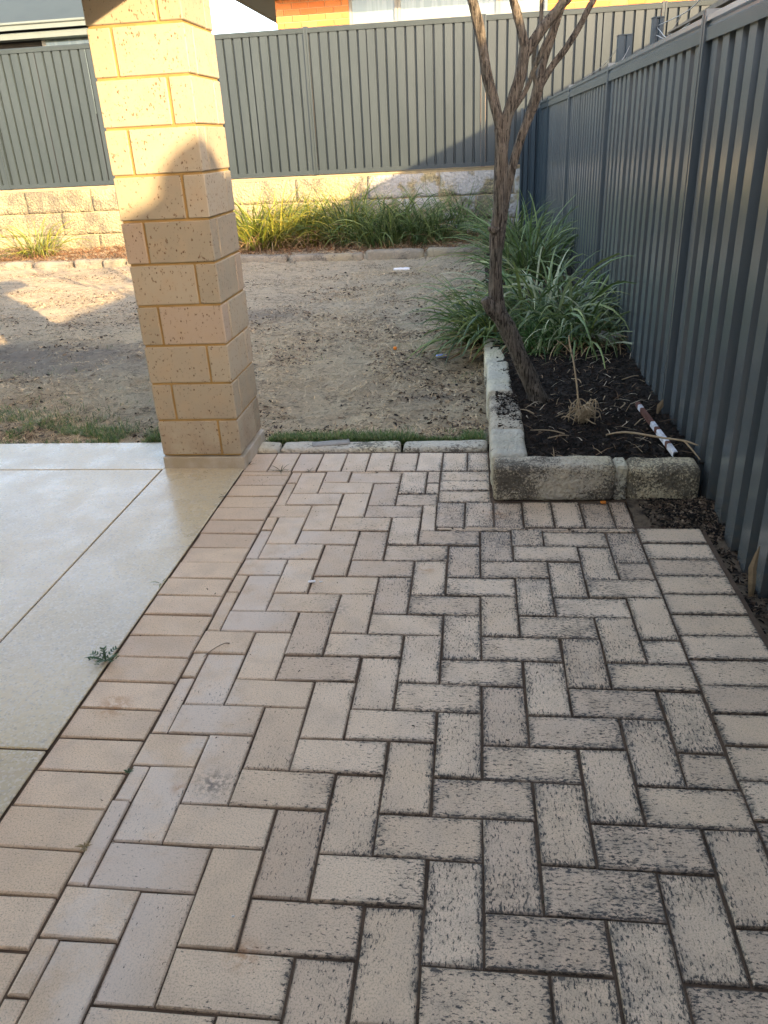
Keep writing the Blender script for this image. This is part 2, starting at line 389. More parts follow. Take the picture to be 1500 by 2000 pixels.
MT = dict(
    paver=make_paver_mat(), slab=make_slab_mat(), block=make_block_mat(),
    mortar=make_mortar_mat('yellow_mortar', (0.36, 0.235, 0.085), (0.29, 0.19, 0.07)),
    joint_sand=make_mortar_mat('joint_sand', (0.14, 0.098, 0.066), (0.065, 0.047, 0.033)),
    white_mortar=make_limestone('weathered_mortar', (0.58, 0.54, 0.44), (0.12, 0.11, 0.09), 0.07),
    planter_stone=make_limestone('planter_limestone', (0.52, 0.46, 0.35), (0.060, 0.054, 0.046), 0.15, fine=130),
    planter_side=make_limestone('planter_side_limestone', (0.52, 0.49, 0.40), (0.075, 0.07, 0.06), 0.02),
    wall_stone=make_limestone('wall_limestone', (0.33, 0.285, 0.185), (0.115, 0.108, 0.09), 0.14, 0.5, 0.9, fine=100),
    kerb_stone=make_limestone('kerb_limestone', (0.29, 0.255, 0.20), (0.09, 0.08, 0.07), 0.07),
    wall_mortar=make_mortar_mat('wall_mortar', (0.44, 0.36, 0.22), (0.34, 0.28, 0.19)),
    fence=make_steel('grey_steel', (0.072, 0.087, 0.094), 0.25, 1.0, 1.62),
    back_fence=make_steel('back_steel', (0.026, 0.037, 0.042), 0.45, 0.45, 1.5),
    fence_dark=make_steel('slate_shade_steel', (0.030, 0.048, 0.062), 0.40, 0.35),  # slate blue steel; also paints the blue shade on the far side-fence bays
    lawn=make_lawn_mat(), bark=make_bark(),
    leaf=make_tint('leaf_blade', 0.42, 0.45, 0.22), straw=make_tint('straw', 0.8, 0.2, 0.1),
    chip=make_tint('mulch_chip', 0.85, 0.25, 0, 0.3),
    soil=simple('black_soil', (0.022, 0.017, 0.013), 0.95, 0.15, 1, 50, 0.9, (0.05, 0.038, 0.028)),
    strip_soil=simple('strip_soil', (0.16, 0.125, 0.085), 0.95, 0.15, 1, 18, 0.9, (0.03, 0.024, 0.02)),
    bed_soil=simple('bed_soil', (0.16, 0.11, 0.075), 0.95, 0.1, 1, 20, 0.9, (0.07, 0.05, 0.035)),
    far_ground=simple('far_ground', (0.22, 0.19, 0.13), 0.95, 0.1, 1, 2, 0.5),
    white=simple('white_frame', (0.22, 0.235, 0.23), 0.45, 0.4, 0.08, 5),
    soffit=simple('beige_soffit', (0.42, 0.38, 0.30), 0.7, 0.3, 0.1, 4),
    roof=simple('green_grey_roof', (0.040, 0.055, 0.056), 0.55, 0.4, 0.2, 2),
    gutter=simple('pale_gutter', (0.12, 0.15, 0.15), 0.5, 0.4, 0.1, 3),
    dark=simple('eave_shade_dark', (0.03, 0.03, 0.03), 0.8, 0.2, 0.1, 3),
    tan_steel=simple('tan_roof_steel', (0.42, 0.36, 0.27), 0.55, 0.4, 0.1, 3),
    twig=simple('dry_twig', (0.38, 0.29, 0.18), 0.8, 0.2, 0.3, 60, 0.3),
    rust=simple('rust_paint', (0.13, 0.06, 0.045), 0.8, 0.2, 1, 40, 0.6, (0.09, 0.035, 0.02)),
    white_paint=simple('chipped_white_paint', (0.66, 0.68, 0.72), 0.6, 0.4, 1, 35, 0.3, (0.30, 0.30, 0.32)),
    grey_stone=simple('grey_stone', (0.36, 0.34, 0.30), 0.9, 0.2, 0.25, 40, 0.6),
    pale_bit=simple('pale_bit', (0.72, 0.72, 0.72), 0.6, 0.4, 0.05, 40),
    orange=simple('orange_peel', (0.75, 0.24, 0.03), 0.6, 0.4, 0.1, 60),
    blue=simple('blue_plastic', (0.30, 0.38, 0.75), 0.45, 0.5, 0.1, 60),
    dead_leaf=simple('dead_leaf', (0.30, 0.22, 0.13), 0.8, 0.2, 0.3, 70, 0.4),
    board=simple('weathered_board', (0.24, 0.20, 0.15), 0.85, 0.2, 0.3, 20, 0.4),
    wire=simple('galvanised_wire', (0.30, 0.29, 0.27), 0.5, 0.5, 0.1, 50),
    weed=simple('weed_green', (0.035, 0.075, 0.03), 0.6, 0.3, 0.2, 80),
)
def make_glass():
    M = Mat('window_glass', 0.06, 0.6)
    pos = M.pos()
    M.col(M.mix(M.ramp(M.noise(M.vscale(pos, (6, 1, 0.3)), 2.5, 3), 0.4, 0.65), (0.12, 0.17, 0.175), (0.17, 0.225, 0.23)))
    M.b.inputs['Coat Weight'].default_value = 0.5
    return M.m
MT['glass'] = make_glass()
def make_redbrick():
    M = Mat('red_brick', 0.85, 0.2); r = M.rand(); pos = M.pos()
    c = M.mix(r, (0.50, 0.17, 0.055), (0.62, 0.26, 0.10))
    c = M.mix(M.math('MULTIPLY', M.ramp(M.noise(pos, 30, 4), 0.45, 0.7), 0.4), c, (0.36, 0.12, 0.05))
    M.col(c).bump(M.noise(pos, 60, 4), 0.4, 0.004); return M.m
MT['redbrick'] = make_redbrick()
MT['brick_mortar'] = simple('pale_brick_mortar', (0.50, 0.38, 0.26), 0.9, 0.2, 0.15, 20)

# ------------------------------------------------------------ terrain
def gz(x, y):
    """height of the lawn and the bed behind it"""
    x = np.asarray(x, float); y = np.asarray(y, float)
    z = -0.012 - 0.045 * np.clip((y - 2.5) / 6.5, 0, 1)
    z = z + 0.055 * fbm(x * 1.3, y * 1.3, 3) + 0.060 * fbm(x * 8, y * 8, 5)
    fade = np.clip((y - 2.5) / 0.35, 0.15, 1)
    z = -0.012 + (z + 0.012) * fade
    bed = np.clip((y - 9.75) / 0.25, 0, 1)
    z = z + bed * 0.05
    return z
def soil_z(x, y):
    """height of the raised planting strip along the right fence"""
    x = np.asarray(x, float); y = np.asarray(y, float)
    base = 0.115 + 0.02 * np.clip((y - 2.2) / 2, 0, 1) - 0.10 * np.clip((y - 4.8) / 2.5, 0, 1)
    return base + 0.035 * fbm(x * 4, y * 4, 3) + 0.020 * fbm(x * 22, y * 22, 3)
def grid(name, xs, ys, zf, mat, **kw):
    X, Y = np.meshgrid(xs, ys); Z = zf(X, Y)
    v = np.stack([X.ravel(), Y.ravel(), np.asarray(Z).ravel()], 1)
    nx, ny = len(xs), len(ys)
    i = np.arange(nx - 1)[None] + nx * np.arange(ny - 1)[:, None]; i = i.ravel()
    f = np.stack([i, i + 1, i + 1 + nx, i + nx], 1)
    return obj(name, v, f, mat, smooth=True, **kw)
g = MB(); g.add([(-300, -300, -0.30), (300, -300, -0.30), (300, 300, -0.30), (-300, 300, -0.30)], [(0, 1, 2, 3)])
tag(g.obj('ground', MT['far_ground']), kind='structure')
xs = np.concatenate([np.arange(-14, -4, 0.08), np.arange(-4, 0.24, 0.03)]); ys = np.arange(2.49, 11.86, 0.03)
tag(grid('lawn', xs, ys, gz, MT['lawn']), kind='structure')
tag(grid('planting_bed', np.arange(0.19, 1.10, 0.02), np.arange(1.93, 11.45, 0.025), soil_z, MT['soil']), kind='structure')
tag(grid('soil_strip', np.arange(0.70, 1.12, 0.015), np.arange(-1.6, 1.80, 0.015),
    lambda X, Y: -0.030 + 0.018 * fbm(X * 14, Y * 14, 4) + 0.040 * np.clip((Y - 1.50) / 0.12, 0, 1) * np.clip((1.06 - X) / 0.1, 0, 1), MT['strip_soil']), kind='structure')

# ------------------------------------------------------------ concrete slab, one panel per pour
slab = tag(MB().box(-12.0, -0.990, -3.0, 2.495, -0.16, -0.004).obj('patio_slab', MT['joint_sand']), kind='structure')
for (x0, x1, y0, y1) in ((-12, -1.376, 2.137, 2.500), (-12, -1.385, 0.269, 2.130), (-1.379, -0.987, 0.269, 2.147), (-12, -0.987, -3.0, 0.262)):
    MB().box(x0, x1, y0, y1, -0.0035, 0.004).obj('slab_panel', MT['slab'], slab, bevel=0.0025)

# ------------------------------------------------------------ clay pavers
U = 0.1165
paving = tag(MB().box(-0.988, 0.950, -1.6, 2.370, -0.20, -0.0075).obj('paving', MT['joint_sand']), kind='structure')
def paver_mesh(L, W, key):
    b = 0.0032; H = 0.045
    n = []
    for (z, i) in ((-H, 0.0), (-b, 0.0), (0.0, b)):
        n += [(-L/2 + i, -W/2 + i, z), (L/2 - i, -W/2 + i, z), (L/2 - i, W/2 - i, z), (-L/2 + i, W/2 - i, z)]
    r = random.Random(key)
    n = [(x + r.uniform(-1, 1) * 0.0016, y + r.uniform(-1, 1) * 0.0016, z) for x, y, z in n]
    f = [(8, 9, 10, 11)]
    for k in range(2):
        for j in range(4): f.append((k*4 + j, k*4 + (j+1) % 4, (k+1)*4 + (j+1) % 4, (k+1)*4 + j))
    return mesh('paver', n, f)
FULL = [paver_mesh(0.2272, 0.1110, k) for k in range(10)]
pr = random.Random(11)
def place_paver(x0, x1, y0, y1, vert):
    L, W = (y1 - y0, x1 - x0) if vert else (x1 - x0, y1 - y0)
    if min(L, W) < 0.012: return
    g = pr.uniform(0.0045, 0.0068)
    if abs(L - 2 * U) < 1e-4 and abs(W - U) < 1e-4: me = pr.choice(FULL)
    else: me = paver_mesh(L - g, W - g, pr.random())
    o = link('paver', me, MT['paver'], paving, ((x0 + x1) / 2 + pr.uniform(-.0008, .0008), (y0 + y1) / 2 + pr.uniform(-.0008, .0008), pr.uniform(-0.0035, 0.0020)),
             (pr.uniform(-.011, .011), pr.uniform(-.008, .008), (math.pi / 2 if vert else 0) + pr.uniform(-.009, .009) + (math.pi if pr.random() < .5 else 0)))
XL, XM, XR, YT, YB = -0.7455, -0.0575, 0.6985, 2.1115, 1.530
for c in range(-9, 8):
    for r in range(-20, 11):
        k = (c + r) % 4
        if k == 0: x0, x1, y1, y0, v = c * U, (c + 1) * U, -r * U, -(r + 2) * U, True
        elif k == 2: x0, x1, y1, y0, v = c * U, (c + 2) * U, -r * U, -(r + 1) * U, False
        else: continue
        if y1 < -1.15: continue
        cx, cy = (x0 + x1) / 2, (y0 + y1) / 2
        x0, x1 = max(x0, XL), min(x1, XR)
        if x0 > XM - 0.02: y1 = min(y1, YB)
        elif y1 > YB and x1 > XM and cy < YB - 0.03: y1 = min(y1, YB)
        elif y1 > YB:
            x1 = min(x1, XM); y1 = min(y1, YT)
        if x1 - x0 > 0.012 and y1 - y0 > 0.012: place_paver(x0, x1, y0, y1, v if min(y1-y0, x1-x0) > 0 else v)
y = 2.068
place_paver(-0.984, XL - 0.003, y + 0.001, YT, False)
while y > -1.2:
    place_paver(-0.984, XL - 0.003, y - 0.1165, y, False); y -= 0.1165
y = 1.545
while y > -1.5:
    place_paver(0.7000, 0.934, y - 0.1165, y, False); y -= 0.1165
x = -0.870
place_paver(-0.985, -0.870, YT + 0.004, 2.345, True)
for i in range(9):
    x1 = min(x + 0.1163, 0.160)
    place_paver(x, x1, YT + 0.004, 2.345, True); x = x1
x = XM
for i in range(7):
    x1 = min(x + 0.1145, 0.700)
    if x1 - x > 0.02: place_paver(x, x1, 1.548, 1.777, True)
    x = x1
for k in range(3): place_paver(XM + 0.001, 0.162, 1.780 + k * 0.1115, 1.780 + (k + 1) * 0.1115, False)
# thin closer strips in front of the soldier row
for (a, b) in ((-0.05, 0.01), (0.012, 0.05), (0.054, 0.29), (0.295, 0.45), (0.455, 0.695)):
    place_paver(a, b, 1.531, 1.548, False)

# ------------------------------------------------------------ rough limestone blocks
def rock(dx, dy, dz, seed, n=0.006, r=0.02, res=0.025, f=14.0):
    nx, ny, nz = [max(2, int(round(d / res))) for d in (dx, dy, dz)]
    bm = bmesh.new(); idx = {}
    def V(i, j, k):
        if (i, j, k) in idx: return idx[(i, j, k)]
        p = np.array([i / nx * dx - dx / 2, j / ny * dy - dy / 2, k / nz * dz])
        c = np.array([np.clip(p[0], -dx/2 + r, dx/2 - r), np.clip(p[1], -dy/2 + r, dy/2 - r), np.clip(p[2], r, dz - r)])
        d = p - c; l = np.linalg.norm(d); q = c + d / l * r if l > 1e-6 else p
        nn = d / l if l > 1e-6 else np.array([0, 0, 1.])
        a = float(fbm(q[0] * f + seed * 7.3 + q[2] * 5, q[1] * f + seed * 3.1 + q[2] * f, 4))
        b = float(fbm(q[0] * 3 + seed * 1.3, q[1] * 3 + q[2] * 4 + seed, 2))
        q = q + nn * (a * n * 2.2 + b * n * 2.0)
        idx[(i, j, k)] = bm.verts.new(q); return idx[(i, j, k)]
    def quad(a, b, c, d): bm.faces.new((V(*a), V(*b), V(*c), V(*d)))
    for i in range(nx):
        for j in range(ny):
            quad((i, j, nz), (i+1, j, nz), (i+1, j+1, nz), (i, j+1, nz)); quad((i, j, 0), (i, j+1, 0), (i+1, j+1, 0), (i+1, j, 0))
        for k in range(nz):
            quad((i, 0, k), (i+1, 0, k), (i+1, 0, k+1), (i, 0, k+1)); quad((i, ny, k), (i, ny, k+1), (i+1, ny, k+1), (i+1, ny, k))
    for j in range(ny):
        for k in range(nz):
            quad((0, j, k), (0, j, k+1), (0, j+1, k+1), (0, j+1, k)); quad((nx, j, k), (nx, j+1, k), (nx, j+1, k+1), (nx, j, k+1))
    me = bpy.data.meshes.new('block'); bm.to_mesh(me); bm.free()
    me.polygons.foreach_set('use_smooth', [True] * len(me.polygons)); return me

pl = thing('limestone_planter', 'low L shaped edging of rough speckled limestone blocks around the black garden soil', 'garden edging', (0.16, 1.83, 0))
def pblock(x0, x1, y0, y1, z0, z1, seed, mat, n=0.005, r=0.022):
    o = link('block', rock(x1 - x0, y1 - y0, z1 - z0, seed, n, r, 0.013 if y0 < 2.4 else 0.02), mat, pl, ((x0 + x1) / 2 - 0.16, (y0 + y1) / 2 - 1.83, z0)); return o
pblock(0.170, 0.660, 1.795, 1.925, -0.01, 0.152, 1, MT['planter_stone'])
pblock(0.705, 0.985, 1.780, 1.915, -0.01, 0.150, 2, MT['planter_stone'], r=0.03)
MB().box(0.497, 0.548, -0.022, 0.088, -0.01, 0.143).obj('mortar_joint', MT['planter_side'], pl, bevel=0.01)
pblock(0.162, 0.315, 1.930, 2.262, -0.01, 0.150, 3, MT['planter_side'])
pblock(0.160, 0.318, 2.275, 2.830, -0.03, 0.146, 4, MT['planter_stone'], 0.008)
pblock(0.158, 0.290, 2.845, 3.440, -0.03, 0.150, 5, MT['planter_side'], 0.007)
pblock(0.150, 0.280, 3.455, 4.10, -0.03, 0.140, 6, MT['planter_side'], 0.007)

ke = thing('mortar_kerb', 'low white weathered mortar kerb between the lawn and the back row of pavers', 'kerb', (-0.4, 2.43, 0))
for i, (a, b) in enumerate(((-0.985, -0.875), (-0.865, -0.27), (-0.255, 0.155))):
    link('kerb_section', rock(b - a, 0.115, 0.075, 20 + i, 0.005, 0.018, 0.014), MT['white_mortar'], ke, ((a + b) / 2 + 0.4, 0.0, -0.062))

bk = thing('garden_bed_kerb', 'row of worn limestone kerb blocks along the front of the back garden bed', 'garden edging', (-4, 9.6, 0))
x = -9.2; i = 0
rk = random.Random(5)
while x < 0.15:
    L = rk.uniform(0.75, 1.05) if x > -3.2 else rk.uniform(0.25, 0.9)
    yy = 9.62 + 0.10 * math.sin(x * 0.7) + (0.12 if x < -3 else 0.1)
    link('block', rock(L - 0.03, 0.16, 0.17, 40 + i, 0.010, 0.035, 0.04), MT['kerb_stone'], bk, (x + L / 2 + 4, yy - 9.6, -0.115 - 0.01 * (i % 3)), (0, rk.uniform(-.02, .02), rk.uniform(-.06, .06)))
    x += L; i += 1

# retaining wall
wl = thing('retaining_wall', 'stained cream limestone block retaining wall under the back fence', 'wall', (-5, 11.7, 0))
MB().box(-9.0, 6.03, 0.055, 0.32, -0.3, 0.925).obj('mortar_core', MT['wall_mortar'], wl)
for c_ in range(4):
    z0 = 0.895 - 0.347 * (c_ + 1)
    x = -13.9 + (0.0 if c_ % 2 == 0 else 0.55)
    while x < 0.9:
        x1 = min(x + 1.12, 1.02)
        link('block', rock(x1 - x - 0.009, 0.30, 0.340, 60 + int(x * 10) + c_, 0.006, 0.010, 0.06), MT['wall_stone'], wl, ((x + x1) / 2 + 5, 0.185, z0))
        x = x1
MB().box(-9.0, 6.0, 0.045, 0.30, 0.893, 0.935).obj('cap_mortar', MT['wall_mortar'], wl, bevel=0.01)

# ------------------------------------------------------------ steel fences
def trap(t0, t1, period, flat_out, slope, depth):
    """list of (t, d) points of the ribbed sheet, d = 0 outer face, -depth inner face"""
    pts = []; t = t0
    inn = period - flat_out - 2 * slope
    while t < t1 - 1e-6:
        for dt, d in ((0, -depth), (inn, -depth), (inn + slope, 0), (inn + slope + flat_out, 0)):
            if t + dt <= t1 + 1e-6: pts.append((t + dt, d))
        t += period
    if t1 - pts[-1][0] > 0.003: pts.append((t1, pts[-1][1]))
    return pts
def sheet(name, pts, z0, z1, axis, plane, mat, parent, sgn=1, th=0.0012, lean=0.0):
    v = []; f = []
    n = len(pts); jr = random.Random(int(pts[0][0] * 1000) + 7)
    pts = [(t + jr.uniform(-.0015, .0015), d + jr.uniform(-.0012, .0012)) for t, d in pts]
    for side in (0, th):
        for z in (z0, z1):
            for (t, d) in pts:
                off = plane + sgn * (d - side)
                v.append((off, t, z) if axis == 'y' else (t, off, z))
    for i in range(n - 1):
        f.append((i, i + 1, n + i + 1, n + i)); f.append((2*n + i, 3*n + i, 3*n + i + 1, 2*n + i + 1))
    o = obj(name, v, f, mat, parent); return o
rf = thing('side_fence', 'tall dark grey ribbed steel fence running along the right side of the yard', 'fence', (1.02, 5.0, 0))
def rel(o, p): o.matrix_parent_inverse = Matrix.Translation([-c for c in p.location]); return o
posts = [0.03, 2.56, 5.09, 7.62, 10.15, 11.42]
posts = [-5.03, -2.50] + posts
XF = 1.005      # outer face of the ribs, facing the yard
for i, py in enumerate(posts):
    b = MB()
    pw = 0.030
    b.prism([(0.985, py - pw), (0.985, py - 0.010), (0.991, py - 0.007), (0.991, py + 0.007), (0.985, py + 0.010), (0.985, py + pw), (1.075, py + pw), (1.075, py - pw)], -0.25, 1.765, 'z')
    rel(b.obj('post', MT['fence'] if py < 9 else MT['fence_dark'], rf), rf)  # far posts too: bluish shade put into the steel colour
for a, b_ in zip(posts[:-1], posts[1:]):
    m = MT['fence'] if a < 8 else MT['fence_dark']  # far bays coloured darker and bluer for the blue shade there
    pr0 = [(0.992, 1.655), (0.990, 1.700), (0.998, 1.706), (0.998, 1.716), (0.986, 1.722), (0.988, 1.742), (1.066, 1.742), (1.066, 1.655)]
    rel(MB().prism(pr0, a + 0.031, b_ - 0.031, 'y').obj('top_rail', m, rf), rf)
    lo = -0.06
    rel(MB().prism([(1.003, lo - 0.05), (1.003, lo - 0.008), (1.058, lo - 0.008), (1.058, lo - 0.05)], a + 0.031, b_ - 0.031, 'y').obj('bottom_rail', m, rf), rf)
    w3 = (b_ - a - 0.068) / 3
    for k in range(3):
        t0 = a + 0.034 + k * w3; t1 = t0 + w3
        if k < 2: t1 += 0.012
        pts = trap(t0, t1, 0.158, 0.084, 0.007, 0.034)
        rel(sheet('fence_sheet', pts, lo - 0.04, 1.66, 'y', XF + 0.003 + 0.0025 * (k % 2), m, rf, -1), rf)
ret = thing('fence_return', 'narrow dark blue grey steel infill sheet closing the far corner against the limestone wall', 'fence panel', (0.88, 11.45, 0))
rel(sheet('infill_sheet', trap(0.745, 1.00, 0.10, 0.055, 0.012, 0.03), 0.0, 1.67, 'x', 11.40, MT['fence_dark'], ret, -1), ret)
rel(MB().box(0.725, 0.748, 11.385, 11.44, 0, 1.685).obj('end_channel', MT['fence_dark'], ret, bevel=0.003), ret)

bf = thing('back_fence', 'pale grey ribbed steel fence standing on top of the limestone wall at the back', 'fence', (-2.35, 11.7, 0.93))
YF = 11.70
bp = [-14.85 + 2.5 * k for k in range(9)]
bp = [-14.85, -12.35, -9.85, -7.36, -4.86, -2.35, 0.19, 2.63, 5.1, 7.6]
for x in bp:
    rel(MB().prism([(x - 0.032, YF - 0.012), (x - 0.032, YF + 0.06), (x + 0.032, YF + 0.06), (x + 0.032, YF - 0.012), (x + 0.010, YF - 0.012), (x + 0.007, YF - 0.005), (x - 0.007, YF - 0.005), (x - 0.010, YF - 0.012)], 0.94, 2.885, 'z').obj('post', MT['back_fence'], bf), bf)
for a, b_ in zip(bp[:-1], bp[1:]):
    rel(MB().prism([(YF - 0.006, 2.805), (YF - 0.012, 2.855), (YF - 0.002, 2.870), (YF + 0.05, 2.870), (YF + 0.05, 2.805)], a + 0.033, b_ - 0.033, 'x').obj('top_rail', MT['back_fence'], bf), bf)
    rel(MB().prism([(YF - 0.008, 0.945), (YF - 0.008, 1.000), (YF + 0.05, 1.000), (YF + 0.05, 0.945)], a + 0.033, b_ - 0.033, 'x').obj('bottom_rail', MT['back_fence'], bf), bf)
    w3 = (b_ - a - 0.068) / 3
    for k in range(3):
        t0 = a + 0.034 + k * w3
        pts = trap(t0, t0 + w3 + (0.01 if k < 2 else 0), 0.1415, 0.108, 0.006, 0.036)
        rel(sheet('fence_sheet', pts, 0.99, 2.81, 'x', YF + 0.008 + 0.002 * (k % 2), MT['back_fence'], bf, -1), bf)

# ------------------------------------------------------------ patio pillar
PX0, PX1, PY0, PY1 = -1.372, -0.990, 2.150, 2.530
pil = thing('brick_pillar', 'square pillar of cream blocks with yellow mortar at the corner of the concrete patio', 'pillar', ((PX0 + PX1) / 2, (PY0 + PY1) / 2, 0))
hw, hd = (PX1 - PX0) / 2, (PY1 - PY0) / 2
MB().box(-hw + 0.007, hw - 0.007, -hd + 0.007, hd - 0.007, 0.066, 2.15).obj('mortar_core', MT['mortar'], pil)
MB().box(-hw - 0.002, hw + 0.012, -hd - 0.004, hd + 0.004, -0.10, 0.060).obj('footing', make_mortar_mat('footing_concrete', (0.36, 0.31, 0.22), (0.45, 0.41, 0.34)), pil, bevel=0.004)
CH, J, T = 0.1735, 0.010, 0.090
pb = random.Random(2)
for k in range(12):
    z0 = 0.067 + k * CH + J / 2; z1 = 0.067 + (k + 1) * CH - J / 2
    if k == 11: z1 = 2.145
    W, D = 2 * hw, 2 * hd
    if k % 2 == 0:   # long on the left of the front, long from the front on the right face
        R = [(-hw, hw - T - J, -hd, -hd + T), (hw - T, hw, -hd, hd - T - J), (-hw + T + J, hw, hd - T, hd), (-hw, -hw + T, -hd + T + J, hd)]
    else:
        R = [(-hw + T + J, hw, -hd, -hd + T), (-hw, -hw + T, -hd, hd - T - J), (-hw, hw - T - J, hd - T, hd), (hw - T, hw, -hd + T + J, hd)]
    for (a, b, c, d) in R:
        q = pb.uniform(-0.0012, 0.0015)
        MB().box(-(b - a) / 2, (b - a) / 2, -(d - c) / 2, (d - c) / 2, -(z1 - z0) / 2, (z1 - z0) / 2).obj('brick', MT['block'], pil, bevel=0.0035,
            loc=((a + b) / 2 + q, (c + d) / 2 + q, (z0 + z1) / 2))

# ------------------------------------------------------------ patio roof over the slab (its gutter shades the pillar top)
pt = thing('patio_roof', 'cream steel patio roof carried by the block pillar and shading the concrete slab', 'roof', (-4, 0, 2.2))
rel(MB().box(-9.0, -0.70, -4.5, 2.62, 2.30, 2.34).obj('roof_sheet', MT['tan_steel'], pt), pt)
rel(MB().box(-0.699, -0.62, -4.5, 2.66, 2.14, 2.33).obj('gutter', MT['tan_steel'], pt, bevel=0.006), pt)
rel(MB().box(-9.0, -0.704, 2.625, 2.66, 2.17, 2.33).obj('fascia', MT['tan_steel'], pt), pt)
rel(MB().box(-9.0, -0.95, 2.26, 2.42, 2.152, 2.298).obj('beam', MT['tan_steel'], pt), pt)
rel(MB().box(-1.25, -1.10, -4.5, 2.258, 2.17, 2.298).obj('beam', MT['tan_steel'], pt), pt)

gt = thing('sky_block_gate', 'unseen dark ribbed steel gate added behind the viewer to block the low sky', 'gate', (0.8, -3.3, 0))  # unseen, added so the back fence reflects no bright low sky
rel(sheet('gate_sheet', trap(0.62, 0.98, 0.12, 0.08, 0.01, 0.03), -0.05, 1.85, 'x', -3.28, MT['fence_dark'], gt, 1), gt)
rel(MB().box(0.60, 1.0, -3.36, -3.31, 1.851, 1.90).obj('gate_rail', MT['fence_dark'], gt), gt)
ah = thing('sky_block_house', 'unseen long low house added far behind the viewer to block the low sky', 'house', (4, -34, 0))  # unseen, added to cut the horizon sky mirrored in the back fence
rel(MB().box(-30, 40, -40, -32, -0.3, 2.9).obj('wall', MT['brick_mortar'], ah), ah)
rel(MB().add([(-31, -41, 2.95), (41, -41, 2.95), (41, -31.2, 2.95), (-31, -31.2, 2.95), (-26, -36, 5.2), (36, -36, 5.2)], [(0, 1, 5, 4), (1, 2, 5), (2, 3, 4, 5), (3, 0, 4), (3, 2, 1, 0)]).obj('roof', MT['roof'], ah), ah)
oh = thing('home', 'cream block house wall and low roof at the rear of the patio behind the viewer', 'house', (-4, -4, 0))
rel(MB().box(-9.0, 0.60, -9.0, -3.4, -0.3, 2.29).obj('wall', MT['block'], oh), oh)
rel(MB().add([(-9.6, -9.5, 2.36), (0.75, -9.5, 2.36), (0.75, -2.9, 2.36), (-9.6, -2.9, 2.36), (-6.5, -6.2, 3.7), (-2.4, -6.2, 3.7)], [(0, 1, 5, 4), (1, 2, 5), (2, 3, 4, 5), (3, 0, 4), (3, 2, 1, 0)]).obj('roof', MT['roof'], oh), oh)

# ------------------------------------------------------------ crepe myrtle
def bez(name, pts, rad, parent, sides=12, n=6, noise=0.05, seed=0, mat=None):
    P, R = smooth_path(pts, rad, n)
    v, f = tube_mesh(P, R, sides, noise, seed)
    return rel(obj(name, v, f, mat or MT['bark'], parent, smooth=True), parent)
tr = thing('garden_tree', 'bare young tree with leaning forked trunk growing in the black soil of the planter', 'tree', (0.41, 2.83, 0.12))
bez('trunk', [(0.43, 2.81, 0.06), (0.402, 2.80, 0.155), (0.360, 2.80, 0.251), (0.310, 2.80, 0.358), (0.265, 2.80, 0.463), (0.216, 2.80, 0.553), (0.195, 2.80, 0.641), (0.191, 2.80, 0.787), (0.194, 2.80, 0.929), (0.204, 2.80, 1.065), (0.209, 2.80, 1.198), (0.212, 2.80, 1.305), (0.214, 2.80, 1.385)],
    [0.068, 0.047, 0.042, 0.042, 0.041, 0.043, 0.035, 0.031, 0.032, 0.030, 0.030, 0.031, 0.036], tr, 22, 9, 0.06, 1)
bez('stub', [(0.205, 2.80, 0.56), (0.165, 2.775, 0.60), (0.140, 2.765, 0.64)], [0.038, 0.031, 0.022], tr, 12, 4, 0.1, 2)
for i_, (kx, kz, sx) in enumerate(((0.192, 0.95, -1), (0.300, 0.36, 1))):
    bez('knot', [(kx, 2.785, kz), (kx + sx * 0.028, 2.775, kz + 0.012), (kx + sx * 0.036, 2.77, kz + 0.016)], [0.026, 0.014, 0.008], tr, 10, 3, 0.12, 50 + i_)
bez('branch', [(0.212, 2.80, 1.35), (0.199, 2.79, 1.41), (0.175, 2.79, 1.493), (0.144, 2.79, 1.595), (0.124, 2.79, 1.693), (0.105, 2.79, 1.790), (0.077, 2.78, 1.885), (-0.04, 2.74, 2.25), (-0.10, 2.70, 2.6), (-0.22, 2.68, 3.1)],
    [0.026, 0.025, 0.023, 0.023, 0.022, 0.024, 0.020, 0.017, 0.014, 0.007], tr, 12, 6, 0.06, 3)
bez('branch', [(0.214, 2.80, 1.35), (0.226, 2.80, 1.409), (0.254, 2.80, 1.489), (0.281, 2.80, 1.568), (0.299, 2.80, 1.646), (0.310, 2.80, 1.707)], [0.030, 0.028, 0.026, 0.025, 0.026, 0.029], tr, 12, 6, 0.06, 4)
bez('branch', [(0.309, 2.80, 1.68), (0.287, 2.79, 1.76), (0.263, 2.79, 1.836), (0.251, 2.79, 1.874), (0.22, 2.76, 2.0), (0.17, 2.72, 2.4), (0.20, 2.70, 3.0)], [0.025, 0.019, 0.018, 0.018, 0.017, 0.013, 0.006], tr, 10, 6, 0.06, 5)
bez('branch', [(0.310, 2.80, 1.68), (0.368, 2.80, 1.753), (0.419, 2.80, 1.809), (0.460, 2.80, 1.853), (0.490, 2.80, 1.89), (0.60, 2.82, 2.1), (0.72, 2.85, 2.5), (0.78, 2.9, 3.1)], [0.026, 0.022, 0.021, 0.021, 0.021, 0.018, 0.013, 0.006], tr, 10, 6, 0.06, 6)
bez('branch', [(0.245, 2.82, 1.44), (0.313, 2.88, 1.530), (0.356, 2.88, 1.629), (0.391, 2.88, 1.705), (0.427, 2.88, 1.780), (0.48, 2.92, 2.0), (0.45, 3.0, 2.7)], [0.011, 0.012, 0.012, 0.012, 0.011, 0.010, 0.005], tr, 8, 6, 0.05, 7)
